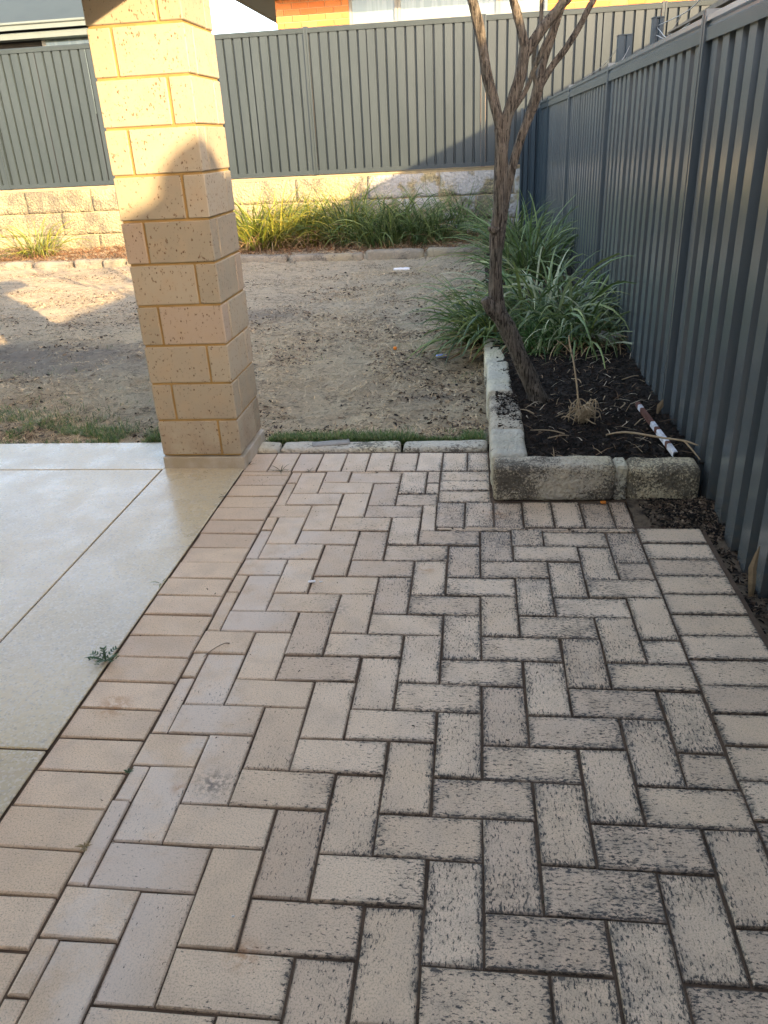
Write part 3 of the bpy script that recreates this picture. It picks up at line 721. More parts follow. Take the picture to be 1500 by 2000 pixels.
# second leader rising to the right behind the trunk
bez('branch', [(0.215, 2.86, 0.86), (0.229, 2.93, 0.983), (0.244, 2.95, 1.099), (0.266, 2.95, 1.212), (0.297, 2.95, 1.321), (0.332, 2.95, 1.416), (0.365, 2.95, 1.499), (0.379, 2.95, 1.565)], [0.016, 0.019, 0.020, 0.020, 0.021, 0.022, 0.024, 0.026], tr, 12, 6, 0.05, 8)
bez('branch', [(0.376, 2.95, 1.54), (0.400, 2.97, 1.653), (0.432, 2.97, 1.751), (0.455, 2.97, 1.827), (0.470, 2.97, 1.884), (0.52, 3.02, 2.2), (0.50, 3.1, 2.9)], [0.021, 0.018, 0.018, 0.018, 0.018, 0.014, 0.006], tr, 10, 6, 0.05, 9)
bez('branch', [(0.377, 2.95, 1.54), (0.435, 2.95, 1.629), (0.493, 2.95, 1.696), (0.545, 2.95, 1.771), (0.585, 2.95, 1.846), (0.62, 2.95, 1.91), (0.80, 3.02, 2.3), (0.92, 3.05, 2.9)], [0.019, 0.015, 0.014, 0.014, 0.014, 0.013, 0.011, 0.005], tr, 10, 6, 0.05, 10)
bez('branch', [(0.373, 2.94, 1.53), (0.355, 2.93, 1.602), (0.351, 2.93, 1.672), (0.365, 2.93, 1.770), (0.379, 2.93, 1.865), (0.36, 2.95, 2.4)], [0.012, 0.009, 0.009, 0.010, 0.010, 0.006], tr, 8, 6, 0.05, 12)
tw = random.Random(9)
for i, (bx, by, bz) in enumerate([(-0.05, 2.72, 2.3), (-0.1, 2.7, 2.6), (0.18, 2.72, 2.3), (0.17, 2.72, 2.5), (0.62, 2.83, 2.15), (0.72, 2.85, 2.5), (0.5, 3.0, 2.3), (0.46, 3.04, 2.6), (0.84, 3.02, 2.4), (0.02, 2.74, 2.1), (0.66, 2.84, 2.3)] * 2):
    a = tw.uniform(0, 6.28); L = tw.uniform(0.5, 1.1); e = tw.uniform(0.5, 1.2)
    p = Vector((bx, by, bz)); d = Vector((math.cos(a) * math.cos(e), math.sin(a) * math.cos(e), math.sin(e)))
    bez('twig', [p, p + d * L * 0.4 + Vector((0, 0, 0.03)), p + d * L * 0.75 + Vector((0, 0, 0.1)), p + d * L + Vector((0, 0, 0.2))], [0.009, 0.007, 0.005, 0.002], tr, 6, 3, 0.03, 30 + i)

# ------------------------------------------------------------ strappy plants
def blade(V, F, T, base, az, el, L, w, droop, col, twist, segs=8):
    p = np.array(base, float); n0 = len(V)
    dl = L / segs; sd = np.array([-math.sin(az), math.cos(az), 0.0])
    for i in range(segs + 1):
        t = i / segs
        d = np.array([math.cos(az) * math.cos(el), math.sin(az) * math.cos(el), math.sin(el)])
        nrm = np.cross(sd, d)
        ww = w * (0.55 + 0.9 * t if t < 0.4 else 0.91) * (1 - max(0, (t - 0.45) / 0.55) ** 1.7) + 0.0008
        s2 = sd * math.cos(twist * t) + nrm * math.sin(twist * t)
        V.append(p - s2 * ww / 2); V.append(p - np.cross(s2, d) * ww * 0.22); V.append(p + s2 * ww / 2)
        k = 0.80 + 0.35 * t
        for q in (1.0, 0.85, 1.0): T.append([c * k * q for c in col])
        p = p + d * dl; el -= droop * (0.4 + 1.4 * t) / segs
        if p[2] < base[2] + 0.004 and el < 0: p[2] = base[2] + 0.004; el = 0.0
    for i in range(segs):
        a = n0 + 3 * i
        F.append((a, a + 1, a + 4, a + 3)); F.append((a + 1, a + 2, a + 5, a + 4))
GREEN = [(0.095, 0.160, 0.045), (0.13, 0.20, 0.055), (0.065, 0.12, 0.04), (0.22, 0.28, 0.09), (0.13, 0.18, 0.075)]
SILVER = [(0.32, 0.38, 0.19), (0.19, 0.26, 0.09), (0.11, 0.18, 0.05), (0.48, 0.51, 0.30), (0.28, 0.33, 0.09)]
SUNLIT_GREEN = [(0.27, 0.29, 0.04), (0.16, 0.21, 0.03), (0.38, 0.34, 0.06), (0.10, 0.14, 0.025)]  # greens yellowed for clumps standing in sun; sunlight put into the leaf colour
STRAW = [(0.36, 0.24, 0.12), (0.26, 0.16, 0.08), (0.44, 0.33, 0.19), (0.18, 0.10, 0.06)]
def strappy(label, x, y, z, n, L, w, cols, seed, dead=0.2, spread=0.16, az0=None, azw=3.14, el=(0.7, 1.45), droop=(0.8, 2.2), ndead=None, group='strappy plants'):
    r = random.Random(seed)
    t = thing('strappy_plant', label, 'plant', (x, y, z), 0, group)
    for part, cnt, cc, mat in (('leaf_clump', n, cols, MT['leaf']), ('dry_leaf_clump', int(n * dead) if ndead is None else ndead, STRAW, MT['straw'])):
        if cnt == 0: continue
        V, F, T = [], [], []
        for i in range(cnt):
            a = r.uniform(-azw, azw) + (az0 or 0); rr = spread * math.sqrt(r.random()); b = r.uniform(0, 6.28)
            base = (rr * math.cos(b) + 0.3 * spread * math.cos(a), rr * math.sin(b) + 0.3 * spread * math.sin(a), -0.02)
            c = r.choice(cc); k = r.uniform(0.75, 1.25); c = [q * k for q in c]
            isd = part != 'leaf_clump'
            blade(V, F, T, base, a, r.uniform(*el) - (0.45 if isd else 0), L * r.uniform(0.5, 1.1) * (0.75 if isd else 1), w * r.uniform(0.7, 1.15) * (0.6 if isd else 1), r.uniform(*droop) * (1.6 if isd else 1), c, r.uniform(-1.3, 1.3))
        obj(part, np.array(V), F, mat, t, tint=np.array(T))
    return t
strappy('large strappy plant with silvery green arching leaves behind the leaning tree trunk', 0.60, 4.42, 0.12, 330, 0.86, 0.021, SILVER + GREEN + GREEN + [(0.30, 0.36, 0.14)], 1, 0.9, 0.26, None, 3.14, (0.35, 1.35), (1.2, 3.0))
strappy('strappy plant left of the tree trunk whose leaves flop over the dry lawn', 0.22, 4.30, 0.06, 190, 0.66, 0.019, SILVER[1:3] + GREEN + SILVER[4:], 2, 0.40, 0.14, math.pi, 1.7, (0.45, 1.2))
strappy('low straggly strappy plant with mostly dry brown leaves beside the right fence', 0.80, 3.98, 0.13, 200, 0.60, 0.015, GREEN+SILVER, 3, 0, 0.19, None, 3.14, (0.5, 1.3), (1.5, 3.2), 420)
strappy('small fine leaved green tuft just behind the black soil in the planter', 0.52, 3.82, 0.13, 190, 0.36, 0.008, [(0.07, 0.16, 0.035), (0.05, 0.12, 0.03), (0.10, 0.19, 0.05)], 4, 0.5, 0.16, None, 3.14, (0.5, 1.4), (0.6, 2.2))
strappy('dark green strappy plant further back against the right fence, beyond the large one', 0.62, 6.9, 0.05, 260, 1.00, 0.016, GREEN + SILVER[1:3], 5, 0.2, 0.22)
strappy('far green strappy plant in front of the wall corner where the right fence ends', 0.55, 9.1, 0.0, 200, 0.95, 0.016, GREEN + SILVER[1:3], 6, 0.2, 0.22)
strappy('sunlit yellow green strappy plant just right of the pillar in the back bed', -3.0, 10.75, -0.03, 330, 1.05, 0.020, SUNLIT_GREEN, 7, 0.7, 0.32, None, 3.14, (0.8, 1.5), (0.7, 2.0))
strappy('second sunlit strappy plant from the pillar, with orange dry leaves at its base', -2.45, 10.95, -0.03, 220, 1.0, 0.018, SUNLIT_GREEN, 8, 1.0, 0.28, None, 3.14, (0.8, 1.5), (0.7, 2.0))
strappy('strappy plant half in sun where the fence shadow crosses the back bed', -1.75, 10.95, -0.03, 330, 1.10, 0.018, SUNLIT_GREEN + GREEN, 9, 0.4, 0.32, None, 3.14, (0.7, 1.45), (0.7, 2.0))
strappy('shaded dense green strappy plant in the middle of the back bed', -1.20, 10.65, -0.03, 330, 1.05, 0.018, GREEN, 10, 0.25, 0.32, None, 3.14, (0.6, 1.45), (0.8, 2.2))
strappy('shaded strappy plant spilling over the kerb of the back bed, brown at its right side', -0.62, 10.75, -0.03, 300, 1.0, 0.017, GREEN, 11, 0.5, 0.30, None, 3.14, (0.6, 1.45), (0.8, 2.2))
strappy('sparse dark tufted plant at the right end of the back bed below the stained wall', -0.10, 11.05, -0.03, 100, 0.95, 0.015, GREEN[:3], 12, 0.3, 0.20, None, 3.14, (0.9, 1.5), (0.4, 1.4))
strappy('small sunlit half dead plant at the foot of the back wall, left of the pillar', -6.60, 10.75, -0.03, 110, 0.88, 0.019, SUNLIT_GREEN + [(0.30, 0.32, 0.14)], 13, 1.8, 0.18, None, 3.14, (0.5, 1.4), (0.9, 2.4))

# ------------------------------------------------------------ loose ground cover (uncountable)
def scatter_blades(name, n, xf, zf, Lr, wr, colors, elr, mat, seed, lift=0.0, kinds='stuff', curve=0.3):
    r = np.random.default_rng(seed)
    x, y = xf(r, n); n = len(x); z = zf(x, y) + lift
    a = r.uniform(0, 2 * np.pi, n); el = r.uniform(elr[0], elr[1], n); L = r.uniform(Lr[0], Lr[1], n); w = r.uniform(wr[0], wr[1], n)
    d = np.stack([np.cos(a) * np.cos(el), np.sin(a) * np.cos(el), np.sin(el)], 1); s = np.stack([-np.sin(a), np.cos(a), r.uniform(-.4, .4, n)], 1)
    p = np.stack([x, y, z], 1); b = r.uniform(-curve, curve, n)[:, None] * s
    mid = p + d * (L * 0.55)[:, None] + b * (L * 0.5)[:, None]; tip = p + d * L[:, None] + b * (L * 1.2)[:, None] - np.array([0, 0, 1]) * (L * 0.12)[:, None]
    tip[:, 2] = np.maximum(tip[:, 2], p[:, 2] - lift + 0.001)
    sw = s * (w / 2)[:, None]
    V = np.stack([p - sw, p + sw, mid + sw * 0.9, mid - sw * 0.9, tip], 1).reshape(-1, 3)
    i = np.arange(n) * 5
    F = [(int(k), int(k + 1), int(k + 2), int(k + 3)) for k in i] + [(int(k + 3), int(k + 2), int(k + 4)) for k in i]
    C = np.array(colors)[r.integers(0, len(colors), n)] * r.uniform(0.7, 1.25, n)[:, None]
    o = obj(name, V, F, mat, tint=np.repeat(C, 5, 0)); tag(o, kind=kinds); return o
def lawn_xy(r, n):
    y = 2.52 + (r.random(n) ** 1.7) * 7.1; x = r.uniform(-1, 1, n)
    x = -2.6 + x * (2.9 + (y - 2.5) * 0.25); x = np.where(x > 0.15, 0.15 - r.random(n) * 1.5, x)
    keep = r.random(n) < np.clip(0.55 + 2.4 * fbm(x * 2.2, y * 2.2, 4), 0.10, 1)
    keep &= ~((x > -1.38) & (x < -0.98) & (y < 2.54))
    return x[keep], y[keep]
o = scatter_blades('dry_thatch', 170000, lawn_xy, gz, (0.014, 0.055), (0.0018, 0.0040), [(0.76, 0.59, 0.36), (0.70, 0.54, 0.32), (0.78, 0.64, 0.43), (0.58, 0.43, 0.25), (0.40, 0.29, 0.17), (0.18, 0.13, 0.09)], (0.0, 0.55), MT['straw'], 1, 0.002)
tag(o, 'short dead straw coloured grass thatch covering the lawn', 'dry grass')
def litter_xy(r, n):
    x, y = lawn_xy(r, n); k = r.random(len(x)) < np.clip(0.22 + 4.0 * fbm(x * 2.6 + 9, y * 2.6, 4) + 0.9 * np.clip((x + 0.7) * 1.6, 0, 1) * np.clip((5.2 - y) * 0.8, 0, 1), 0.03, 1); return x[k], y[k]
o = scatter_blades('leaf_litter', 60000, litter_xy, gz, (0.010, 0.035), (0.004, 0.011), [(0.06, 0.042, 0.032), (0.10, 0.065, 0.042), (0.18, 0.11, 0.06), (0.03, 0.024, 0.02)], (0.0, 0.35), MT['chip'], 2, 0.002)
tag(o, 'dark crumbled leaf litter scattered over the lawn', 'leaf litter')
def green_xy(r, n):
    n1 = int(n * 0.50); n2 = int(n * 0.38); n3 = n - n1 - n2
    x1 = r.uniform(-0.95, 0.14, n1); y1 = 2.495 + np.abs(r.normal(0, 0.055, n1))
    x2 = r.uniform(-3.2, -1.40, n2); y2 = 2.51 + np.abs(r.normal(0, 0.24, n2)) * np.clip((-1.40 - x2) * 1.3, 0.15, 1.3)
    x3 = r.uniform(-3.5, 0.1, n3); y3 = r.uniform(2.55, 5.2, n3)
    k3 = fbm(x3 * 4, y3 * 4, 3) > 0.17
    x = np.concatenate([x1, x2, x3[k3]]); y = np.concatenate([y1, y2, y3[k3]])
    k = fbm(x * 7 + 3, y * 7, 3) > -0.10; return x[k], y[k]
o = scatter_blades('green_grass', 42000, green_xy, gz, (0.018, 0.055), (0.002, 0.004), [(0.09, 0.18, 0.045), (0.13, 0.23, 0.06), (0.20, 0.28, 0.09), (0.07, 0.14, 0.04), (0.34, 0.30, 0.15)], (0.3, 1.4), MT['leaf'], 3)
tag(o, 'patches of short green grass along the slab and kerb edges', 'grass')
def bed_xy(r, n):
    return r.uniform(-9, 0.2, n), r.uniform(9.85, 11.7, n)
o = scatter_blades('bed_litter', 16000, bed_xy, gz, (0.05, 0.16), (0.005, 0.012), [(0.30, 0.15, 0.07), (0.22, 0.12, 0.06), (0.36, 0.23, 0.12), (0.10, 0.06, 0.04)], (0.0, 0.6), MT['straw'], 4, 0.003)
tag(o, 'reddish brown dry leaf litter on the back garden bed', 'leaf litter')
# mulch chips: small wedge solids
def chips(name, n, xf, zf, size, colors, seed, label, cat):
    r = np.random.default_rng(seed); x, y = xf(r, n); n = len(x); z = zf(x, y)
    a = r.uniform(0, 6.28, n); L = r.uniform(*size, n); W = L * r.uniform(0.25, 0.6, n); H = W * r.uniform(0.3, 0.8, n); ti = r.uniform(-0.5, 0.5, n)
    loc = np.array([(-1, -.6, 0), (1, -.4, 0), (.8, .7, 0), (-.9, .5, 0), (-.5, -.2, 1), (.6, .1, .9)], float)
    V = loc[None] * np.stack([L / 2, W / 2, H], 1)[:, None, :]
    zz = V[:, :, 2] + V[:, :, 0] * np.sin(ti)[:, None]; xx = V[:, :, 0] * np.cos(a)[:, None] - V[:, :, 1] * np.sin(a)[:, None]; yy = V[:, :, 0] * np.sin(a)[:, None] + V[:, :, 1] * np.cos(a)[:, None]
    V = np.stack([xx + x[:, None], yy + y[:, None], zz + z[:, None]], 2).reshape(-1, 3)
    fs = [(0, 1, 5, 4), (1, 2, 5), (2, 3, 4, 5), (3, 0, 4), (3, 2, 1, 0)]
    F = [tuple(int(k * 6 + q) for q in f) for k in range(n) for f in fs]
    C = np.array(colors)[r.integers(0, len(colors), n)] * r.uniform(0.6, 1.3, n)[:, None]
    o = obj(name, V, F, MT['chip'], tint=np.repeat(C, 6, 0)); tag(o, label, cat, kind='stuff'); return o
BLK = [(0.010, 0.009, 0.008)] * 7 + [(0.022, 0.015, 0.011)] * 3 + [(0.05, 0.032, 0.022), (0.008, 0.007, 0.007)]
chips('mulch', 14000, lambda r, n: (r.uniform(0.28, 1.04, n), 1.92 + r.random(n) ** 1.2 * 2.6), soil_z, (0.006, 0.028), BLK, 5, 'black wet bark mulch filling the planter', 'mulch')
def strip_xy(r, n):
    y = r.uniform(-1.2, 1.80, n); x = r.uniform(0.925, 1.05, n)
    m = r.random(n) < 0.45; y = np.where(m, r.uniform(1.50, 1.79, n), y); x = np.where(m, 0.74 + (r.random(n) ** 0.6) * 0.30, x); return x, y
chips('soil_litter', 5200, strip_xy, lambda x, y: -0.026 + 0.018 * fbm(x * 14, y * 14, 4) + 0.04 * np.clip((y - 1.50) / 0.12, 0, 1), (0.005, 0.024), BLK[:5] + [(0.17, 0.12, 0.08), (0.10, 0.07, 0.05), (0.26, 0.20, 0.14), (0.07, 0.05, 0.035), (0.20, 0.15, 0.10)], 6, 'dark soil and crumbs of leaf litter between the pavers and the right fence', 'soil')
chips('lawn_clods', 34000, litter_xy, gz, (0.008, 0.040), [(0.025, 0.02, 0.017), (0.04, 0.03, 0.024), (0.09, 0.065, 0.045), (0.40, 0.32, 0.22)], 8, 'small dark clods and crumbs on the dry lawn', 'soil')
o = scatter_blades('straw_bits', 420, lambda r, n: (r.uniform(0.34, 1.0, n), r.uniform(1.95, 4.0, n)), soil_z, (0.02, 0.09), (0.002, 0.005), [(0.40, 0.30, 0.18), (0.25, 0.16, 0.09), (0.50, 0.42, 0.30), (0.14, 0.09, 0.05)], (0.0, 0.6), MT['straw'], 14, 0.010, curve=0.5)
tag(o, 'thin straw and twig bits strewn on the black mulch', 'straw')
chips('joint_grit', 9000, lambda r, n: (r.uniform(-0.98, 0.93, n), -0.45 + r.random(n) ** 1.3 * 2.8), lambda x, y: -0.0075 + 0 * x, (0.004, 0.010), [(0.05, 0.038, 0.028), (0.09, 0.065, 0.045), (0.03, 0.024, 0.02), (0.14, 0.11, 0.08), (0.05, 0.07, 0.03)], 21, 'grit and moss crumbs filling the joints between the pavers', 'grit')
chips('paver_crumbs', 420, lambda r, n: (np.where(r.random(n) < 0.5, r.uniform(-0.9, 0.9, n), 0.10 + r.normal(0, 0.10, n)), np.where(r.random(n) < 0.4, r.uniform(-0.3, 2.1, n), 1.95 + r.normal(0, 0.16, n))), lambda x, y: 0.0015 + 0 * x, (0.003, 0.009), [(0.03, 0.024, 0.02), (0.06, 0.045, 0.03), (0.02, 0.018, 0.015)], 22, 'small black soil crumbs spilled on the pavers', 'soil')
# mossy crumbs on the blocks at the planter side
chips('moss_crumbs', 900, lambda r, n: (r.uniform(0.20, 0.31, n), r.uniform(2.28, 3.3, n)), lambda x, y: 0.143 + 0 * x, (0.006, 0.022), BLK, 9, 'black soil crumbs spilled on the planter edging blocks', 'soil')

# ------------------------------------------------------------ small single things
def twig(name, label, cat, pts, rad, mat='twig', sides=7, extra=()):
    t = thing(name, label, cat, pts[0])
    bez('stem', pts, rad, t, sides, 5, 0.06, 3, MT[mat])
    for (p, r) in extra: bez('side_twig', p, r, t, 6, 4, 0.06, 4, MT[mat])
    return t
twig('fallen_branch', 'pale dry forked branch lying across the planter corner against the right fence', 'branch',
     [(0.66, 2.12, 0.165), (0.74, 2.08, 0.19), (0.86, 2.00, 0.195), (0.94, 1.93, 0.205), (0.985, 1.89, 0.20)], [0.0025, 0.0048, 0.0048, 0.0042, 0.0022],
     extra=[([(0.94, 1.93, 0.205), (0.97, 1.885, 0.175), (0.992, 1.86, 0.15)], [0.004, 0.003, 0.002])])
st = thing('cut_back_clump', 'cut back clump of curled straw coloured stems in the black soil', 'plant', (0.60, 2.42, 0.13))
rs = random.Random(4)
for i in range(38):
    a = rs.uniform(0, 6.28); R = rs.uniform(0.03, 0.11); e = rs.uniform(0.02, 0.10)
    p0 = Vector((0.60 + rs.uniform(-.03, .03), 2.42 + rs.uniform(-.025, .025), 0.118)); d = Vector((math.cos(a), math.sin(a), 0)); q = Vector((-d.y, d.x, 0)) * rs.uniform(-.03, .03)
    bez('cut_stem', [p0, p0 + d * R * 0.45 + Vector((0, 0, e)), p0 + d * R * 0.85 + q + Vector((0, 0, e * rs.uniform(0.5, 1.2))), p0 + d * R + q * 2 + Vector((0, 0, rs.uniform(0.005, e)))], [0.0022, 0.0032, 0.003, 0.0016], st, 5, 3, 0.05, i, MT['twig'])
twig('dead_stalk', 'tall thin dead flower stalk standing up out of the cut back clump', 'stalk', [(0.585, 2.43, 0.12), (0.575, 2.46, 0.24), (0.555, 2.50, 0.37), (0.535, 2.55, 0.46), (0.53, 2.56, 0.50)], [0.005, 0.0045, 0.004, 0.004, 0.002],
     extra=[([(0.545, 2.52, 0.42), (0.50, 2.5, 0.47), (0.47, 2.5, 0.49)], [0.003, 0.002, 0.0015])])
twig('long_stick', 'long straight pale stick leaning from the lawn onto the strappy plant', 'stick', [(-0.20, 4.15, 0.0), (-0.05, 4.10, 0.03), (0.12, 4.02, 0.09), (0.24, 3.95, 0.14)], [0.003, 0.004, 0.004, 0.003])
for i, (x, y, a, L) in enumerate(((0.42, 2.20, 0.3, 0.10), (0.38, 2.52, 2.5, 0.12), (0.80, 2.6, 1.2, 0.09), (0.50, 2.25, 2.8, 0.16), (0.88, 3.05, 0.6, 0.12), (0.66, 3.0, 2.0, 0.10), (0.75, 3.5, 0.4, 0.16))):
    z = float(soil_z(x, y)) + 0.012; d = Vector((math.cos(a), math.sin(a), 0)) * L
    p = Vector((x, y, z))
    t = twig('twig', ['short curved twig on the black soil left of the cut back clump', 'thin curved twig on the black soil beside the trunk foot', 'small pale twig on the black soil right of the cut back clump', 'long brown twig on the front of the black soil',
             'pale twig on the mulch near the right fence', 'upright bit of straw in the middle of the mulch', 'bent pale twig at the back edge of the mulch'][i], 'twig', [p, p + d * 0.5 + Vector((0.01, -0.012, 0.012)), p + d], [0.0025, 0.003, 0.002])
# chipped white and rusty angle iron lying by the fence
br = thing('painted_metal_bar', 'rusty angle iron bar with chipped white paint lying in the mulch along the right fence', 'metal bar', (0.90, 2.35, 0.14))
A = Vector((0.905, 1.905, 0.165)); B = Vector((0.885, 2.62, 0.150)); dr = (B - A)
segs = [(0, .14, 'white_paint'), (.14, .19, 'rust'), (.19, .40, 'white_paint'), (.40, .46, 'rust'), (.46, .56, 'white_paint'), (.56, .86, 'rust'), (.86, .93, 'white_paint'), (.93, 1, 'rust')]
for a, b, m in segs:
    p, q = A + dr * a, A + dr * b
    mb = MB(); wv = Vector((0.016, 0, 0)); 
    for (o1, o2, up_) in (((-0.018, 0), (0.018, 0), 0.004),):
        v = []
        for P0 in (p, q):
            v += [P0 + Vector((-0.010, 0, 0)), P0 + Vector((0.008, 0, 0.0)), P0 + Vector((0.008, 0, 0.003)), P0 + Vector((-0.007, 0, 0.003)), P0 + Vector((-0.007, 0, -0.020)), P0 + Vector((-0.010, 0, -0.020))]
        mb.add(v, [tuple(range(6)), tuple(range(11, 5, -1))] + [(i, i + 6, (i + 1) % 6 + 6, (i + 1) % 6) for i in range(6)])
    rel(mb.obj('bar_length', MT[m], br), br)
def stone(name, label, cat, loc, d, mat, seed, rz=0.0, rx=0.0):
    o = link(name, rock(d[0], d[1], d[2], seed, min(d) * 0.18, min(d) * 0.42, max(d) / 9, 30), MT[mat], None, loc, (rx, 0, rz)); tag(o, label, cat); return o
stone('stone', 'flat grey stone leaning against the dry leaves by the right fence', 'stone', (0.90, 3.92, 0.15), (0.24, 0.11, 0.04), 'grey_stone', 80, -0.75, 0.3)
stone('rubble_piece', 'white piece of rubble on the lawn in front of the back bed', 'rubble', (-0.79, 8.50, float(gz(-.79, 8.5)) - 0.005), (0.20, 0.09, 0.035), 'pale_bit', 81, 0.1)
stone('flat_stone', 'grey smear of dried mortar lying on the white kerb', 'mortar', (-0.62, 2.45, 0.009), (0.19, 0.07, 0.006), 'grey_stone', 82, 0.25)
stone('orange_peel', 'small orange piece of peel on the dry lawn', 'litter', (-0.50, 4.55, float(gz(-.5, 4.55)) + 0.002), (0.032, 0.03, 0.03), 'orange', 83)
stone('blue_scrap', 'small flattened blue plastic scrap at the edge of the lawn beside the strappy plant', 'litter', (-0.14, 4.22, float(gz(-.14, 4.22)) + 0.004), (0.075, 0.04, 0.022), 'blue', 84, 0.2)
stone('orange_chip', 'tiny orange leaf scrap at the foot of the limestone planter front', 'litter', (0.61, 1.765, 0.002), (0.022, 0.015, 0.008), 'orange', 85)
for i, (x, y, s, lb) in enumerate(((-0.462, 1.118, 0.026, 'white bird dropping on the pavers near the middle of the path'), (-0.43, 1.118, 0.012, 'tiny white speck beside the bird dropping'), (-0.372, -0.165, 0.006, 'white paint fleck on the paver at the bottom of the picture'))):
    o = stone('bird_dropping', lb, 'dropping', (x, y, 0.0), (s, s * 0.45, 0.006), 'pale_bit', 90 + i, 0.2)
# leaf propped against the fence foot
def leaf(name, label, pts, wid, mat, nrm=(0, -1, 0)):
    v = []; f = []; P = [Vector(p) for p in pts]; n = Vector(nrm)
    for i, p in enumerate(P):
        t = (P[min(i + 1, len(P) - 1)] - P[max(i - 1, 0)]).normalized(); s = t.cross(n).normalized(); w_ = wid[i] / 2
        v += [tuple(p - s * w_), tuple(p + n * w_ * 0.4), tuple(p + s * w_)]
    for i in range(len(P) - 1):
        a = 3 * i; f += [(a, a + 1, a + 4, a + 3), (a + 1, a + 2, a + 5, a + 4)]
    o = obj(name, v, f, MT[mat]); tag(o, label, 'leaf'); return o
leaf('dead_leaf', 'large dry tan leaf standing upright against the foot of the right fence', [(0.982, 1.10, -0.02), (0.978, 1.10, 0.03), (0.975, 1.11, 0.08), (0.985, 1.12, 0.13), (0.99, 1.12, 0.155)], [0.016, 0.024, 0.026, 0.012, 0.003], 'dead_leaf')
leaf('dead_leaf', 'rust coloured dry leaf in the mulch beside the metal bar', [(0.955, 2.50, 0.13), (0.965, 2.50, 0.17), (0.975, 2.50, 0.20)], [0.01, 0.03, 0.004], 'dead_leaf')
# weeds in joints
def weed(label, x, y, z, n, L, w, seed, cols, flat=0.4):
    V, F, T = [], [], []; r = random.Random(seed); t = thing('weed', label, 'weed', (x, y, z))
    for i in range(n):
        a = 6.28 * i / n + r.uniform(-.3, .3)
        blade(V, F, T, (0, 0, 0.0), a, r.uniform(0.3, 1.1) * flat * 2, L * r.uniform(0.6, 1.1), w * r.uniform(.7, 1.1), r.uniform(0.6, 1.4), r.choice(cols), 0.2)
        if flat > 0.35:   # toothed lobes along each leaf
            for q in range(5):
                s = (q + 1) / 6.5 * L * 0.8
                for sg in (-1, 1):
                    blade(V, F, T, (math.cos(a) * s, math.sin(a) * s, 0.008 + 0.01 * q * (1 - q / 6)), a + sg * 1.0, 0.2, w * 1.5, w * 0.7, 0.3, r.choice(cols), 0.1, 3)
    obj('leaf_rosette', np.array(V), F, MT['leaf'], t, tint=np.array(T)); return t
WG = [(0.06, 0.12, 0.04), (0.08, 0.15, 0.055), (0.045, 0.09, 0.035)]
weed('dark green toothed weed growing in the joint between slab and pavers', -0.995, 0.640, 0.002, 7, 0.066, 0.008, 1, WG, 0.42)
weed('small upright grass sprout in the slab joint', -0.995, 1.094, 0.0, 4, 0.05, 0.004, 2, [(0.12, 0.18, 0.05)], 0.3)
weed('spindly dry weed in the paver joint beside the pillar', -0.80, 2.115, 0.0, 8, 0.07, 0.004, 3, [(0.14, 0.12, 0.07), (0.09, 0.11, 0.05)], 0.3)
weed('tiny weed in the joint of the soldier row, second from the pillar', -0.665, 2.115, 0.0, 5, 0.035, 0.004, 4, [(0.10, 0.10, 0.05)], 0.3)
weed('tiny green moss tuft in the paver joint beside the left edging', -0.742, 0.205, 0.0, 6, 0.014, 0.005, 5, WG, 0.3)
weed('dry straw tuft in the joint at the left edging near the picture bottom', -0.747, -0.02, 0.0, 9, 0.022, 0.004, 6, [(0.36, 0.27, 0.13)], 0.3)
weed('small weed at the foot of the pillar by the paver edge', -0.975, 2.20, 0.0, 6, 0.04, 0.006, 7, [(0.08, 0.07, 0.04)], 0.3)
weed('dry sprig in the slab joint near the pillar', -0.985, 1.83, 0.0, 5, 0.04, 0.005, 8, [(0.12, 0.11, 0.06)], 0.3)
twig('root_string', 'thin dark curled rootlet lying on the left pavers', 'rootlet', [(-0.645, 0.745, 0.003), (-0.66, 0.74, 0.006), (-0.685, 0.715, 0.004), (-0.705, 0.675, 0.003)], [0.003, 0.0014, 0.0012, 0.001], 'board', 6)

# ------------------------------------------------------------ beyond the side fence: posts, wire, board
np_ = [(1.35, 6.77, 2.07, 0.055), (1.35, 5.40, 2.04, 0.035)]
for i, (x, y, z, h) in enumerate(np_):
    t = thing('steel_post', ['slate blue steel post showing above the right fence, further of two', 'thin slate blue steel post showing above the right fence, nearer of two'][i], 'post', (x, y, -0.2), 0, 'posts beyond the side fence')
    rel(MB().prism([(x - h, y - h), (x - 0.01, y - h), (x - 0.005, y - h + 0.012), (x + 0.005, y - h + 0.012), (x + 0.01, y - h), (x + h, y - h), (x + h, y + h), (x - h, y + h)], -0.2, z, 'z').obj('post_shaft', MT['fence_dark'], t), t)
    rel(MB().box(x - h - 0.004, x + h + 0.004, y - h - 0.004, y + h + 0.004, z + 0.001, z + 0.008).obj('post_cap', MT['fence_dark'], t), t)
wt = thing('wire_strand', 'loose rusty wire strung over the top of the right fence between the posts', 'wire', (1.3, 6, 1.9))
for i, (a, b) in enumerate((((1.30, 6.75, 2.0), (1.08, 7.3, 1.80)), ((1.40, 6.75, 2.0), (1.12, 6.0, 1.80)), ((1.35, 5.4, 1.98), (1.12, 3.4, 1.80)), ((1.35, 5.42, 1.94), (1.14, 3.7, 1.86)), ((1.35, 5.35, 2.0), (1.15, 3.0, 1.95)))):
    A, B = Vector(a), Vector(b); pts = [A.lerp(B, k / 6) + Vector((0, 0, -0.05 * math.sin(math.pi * k / 6) + 0.008 * math.sin(k * 5 + i))) for k in range(7)]
    bez('wire', pts, [0.0028] * 7, wt, 5, 4, 0.0, i, MT['wire'])
bd = thing('leaning_board', 'weathered sloping board showing above the right fence near the top right', 'board', (1.2, 3.2, 1.9))
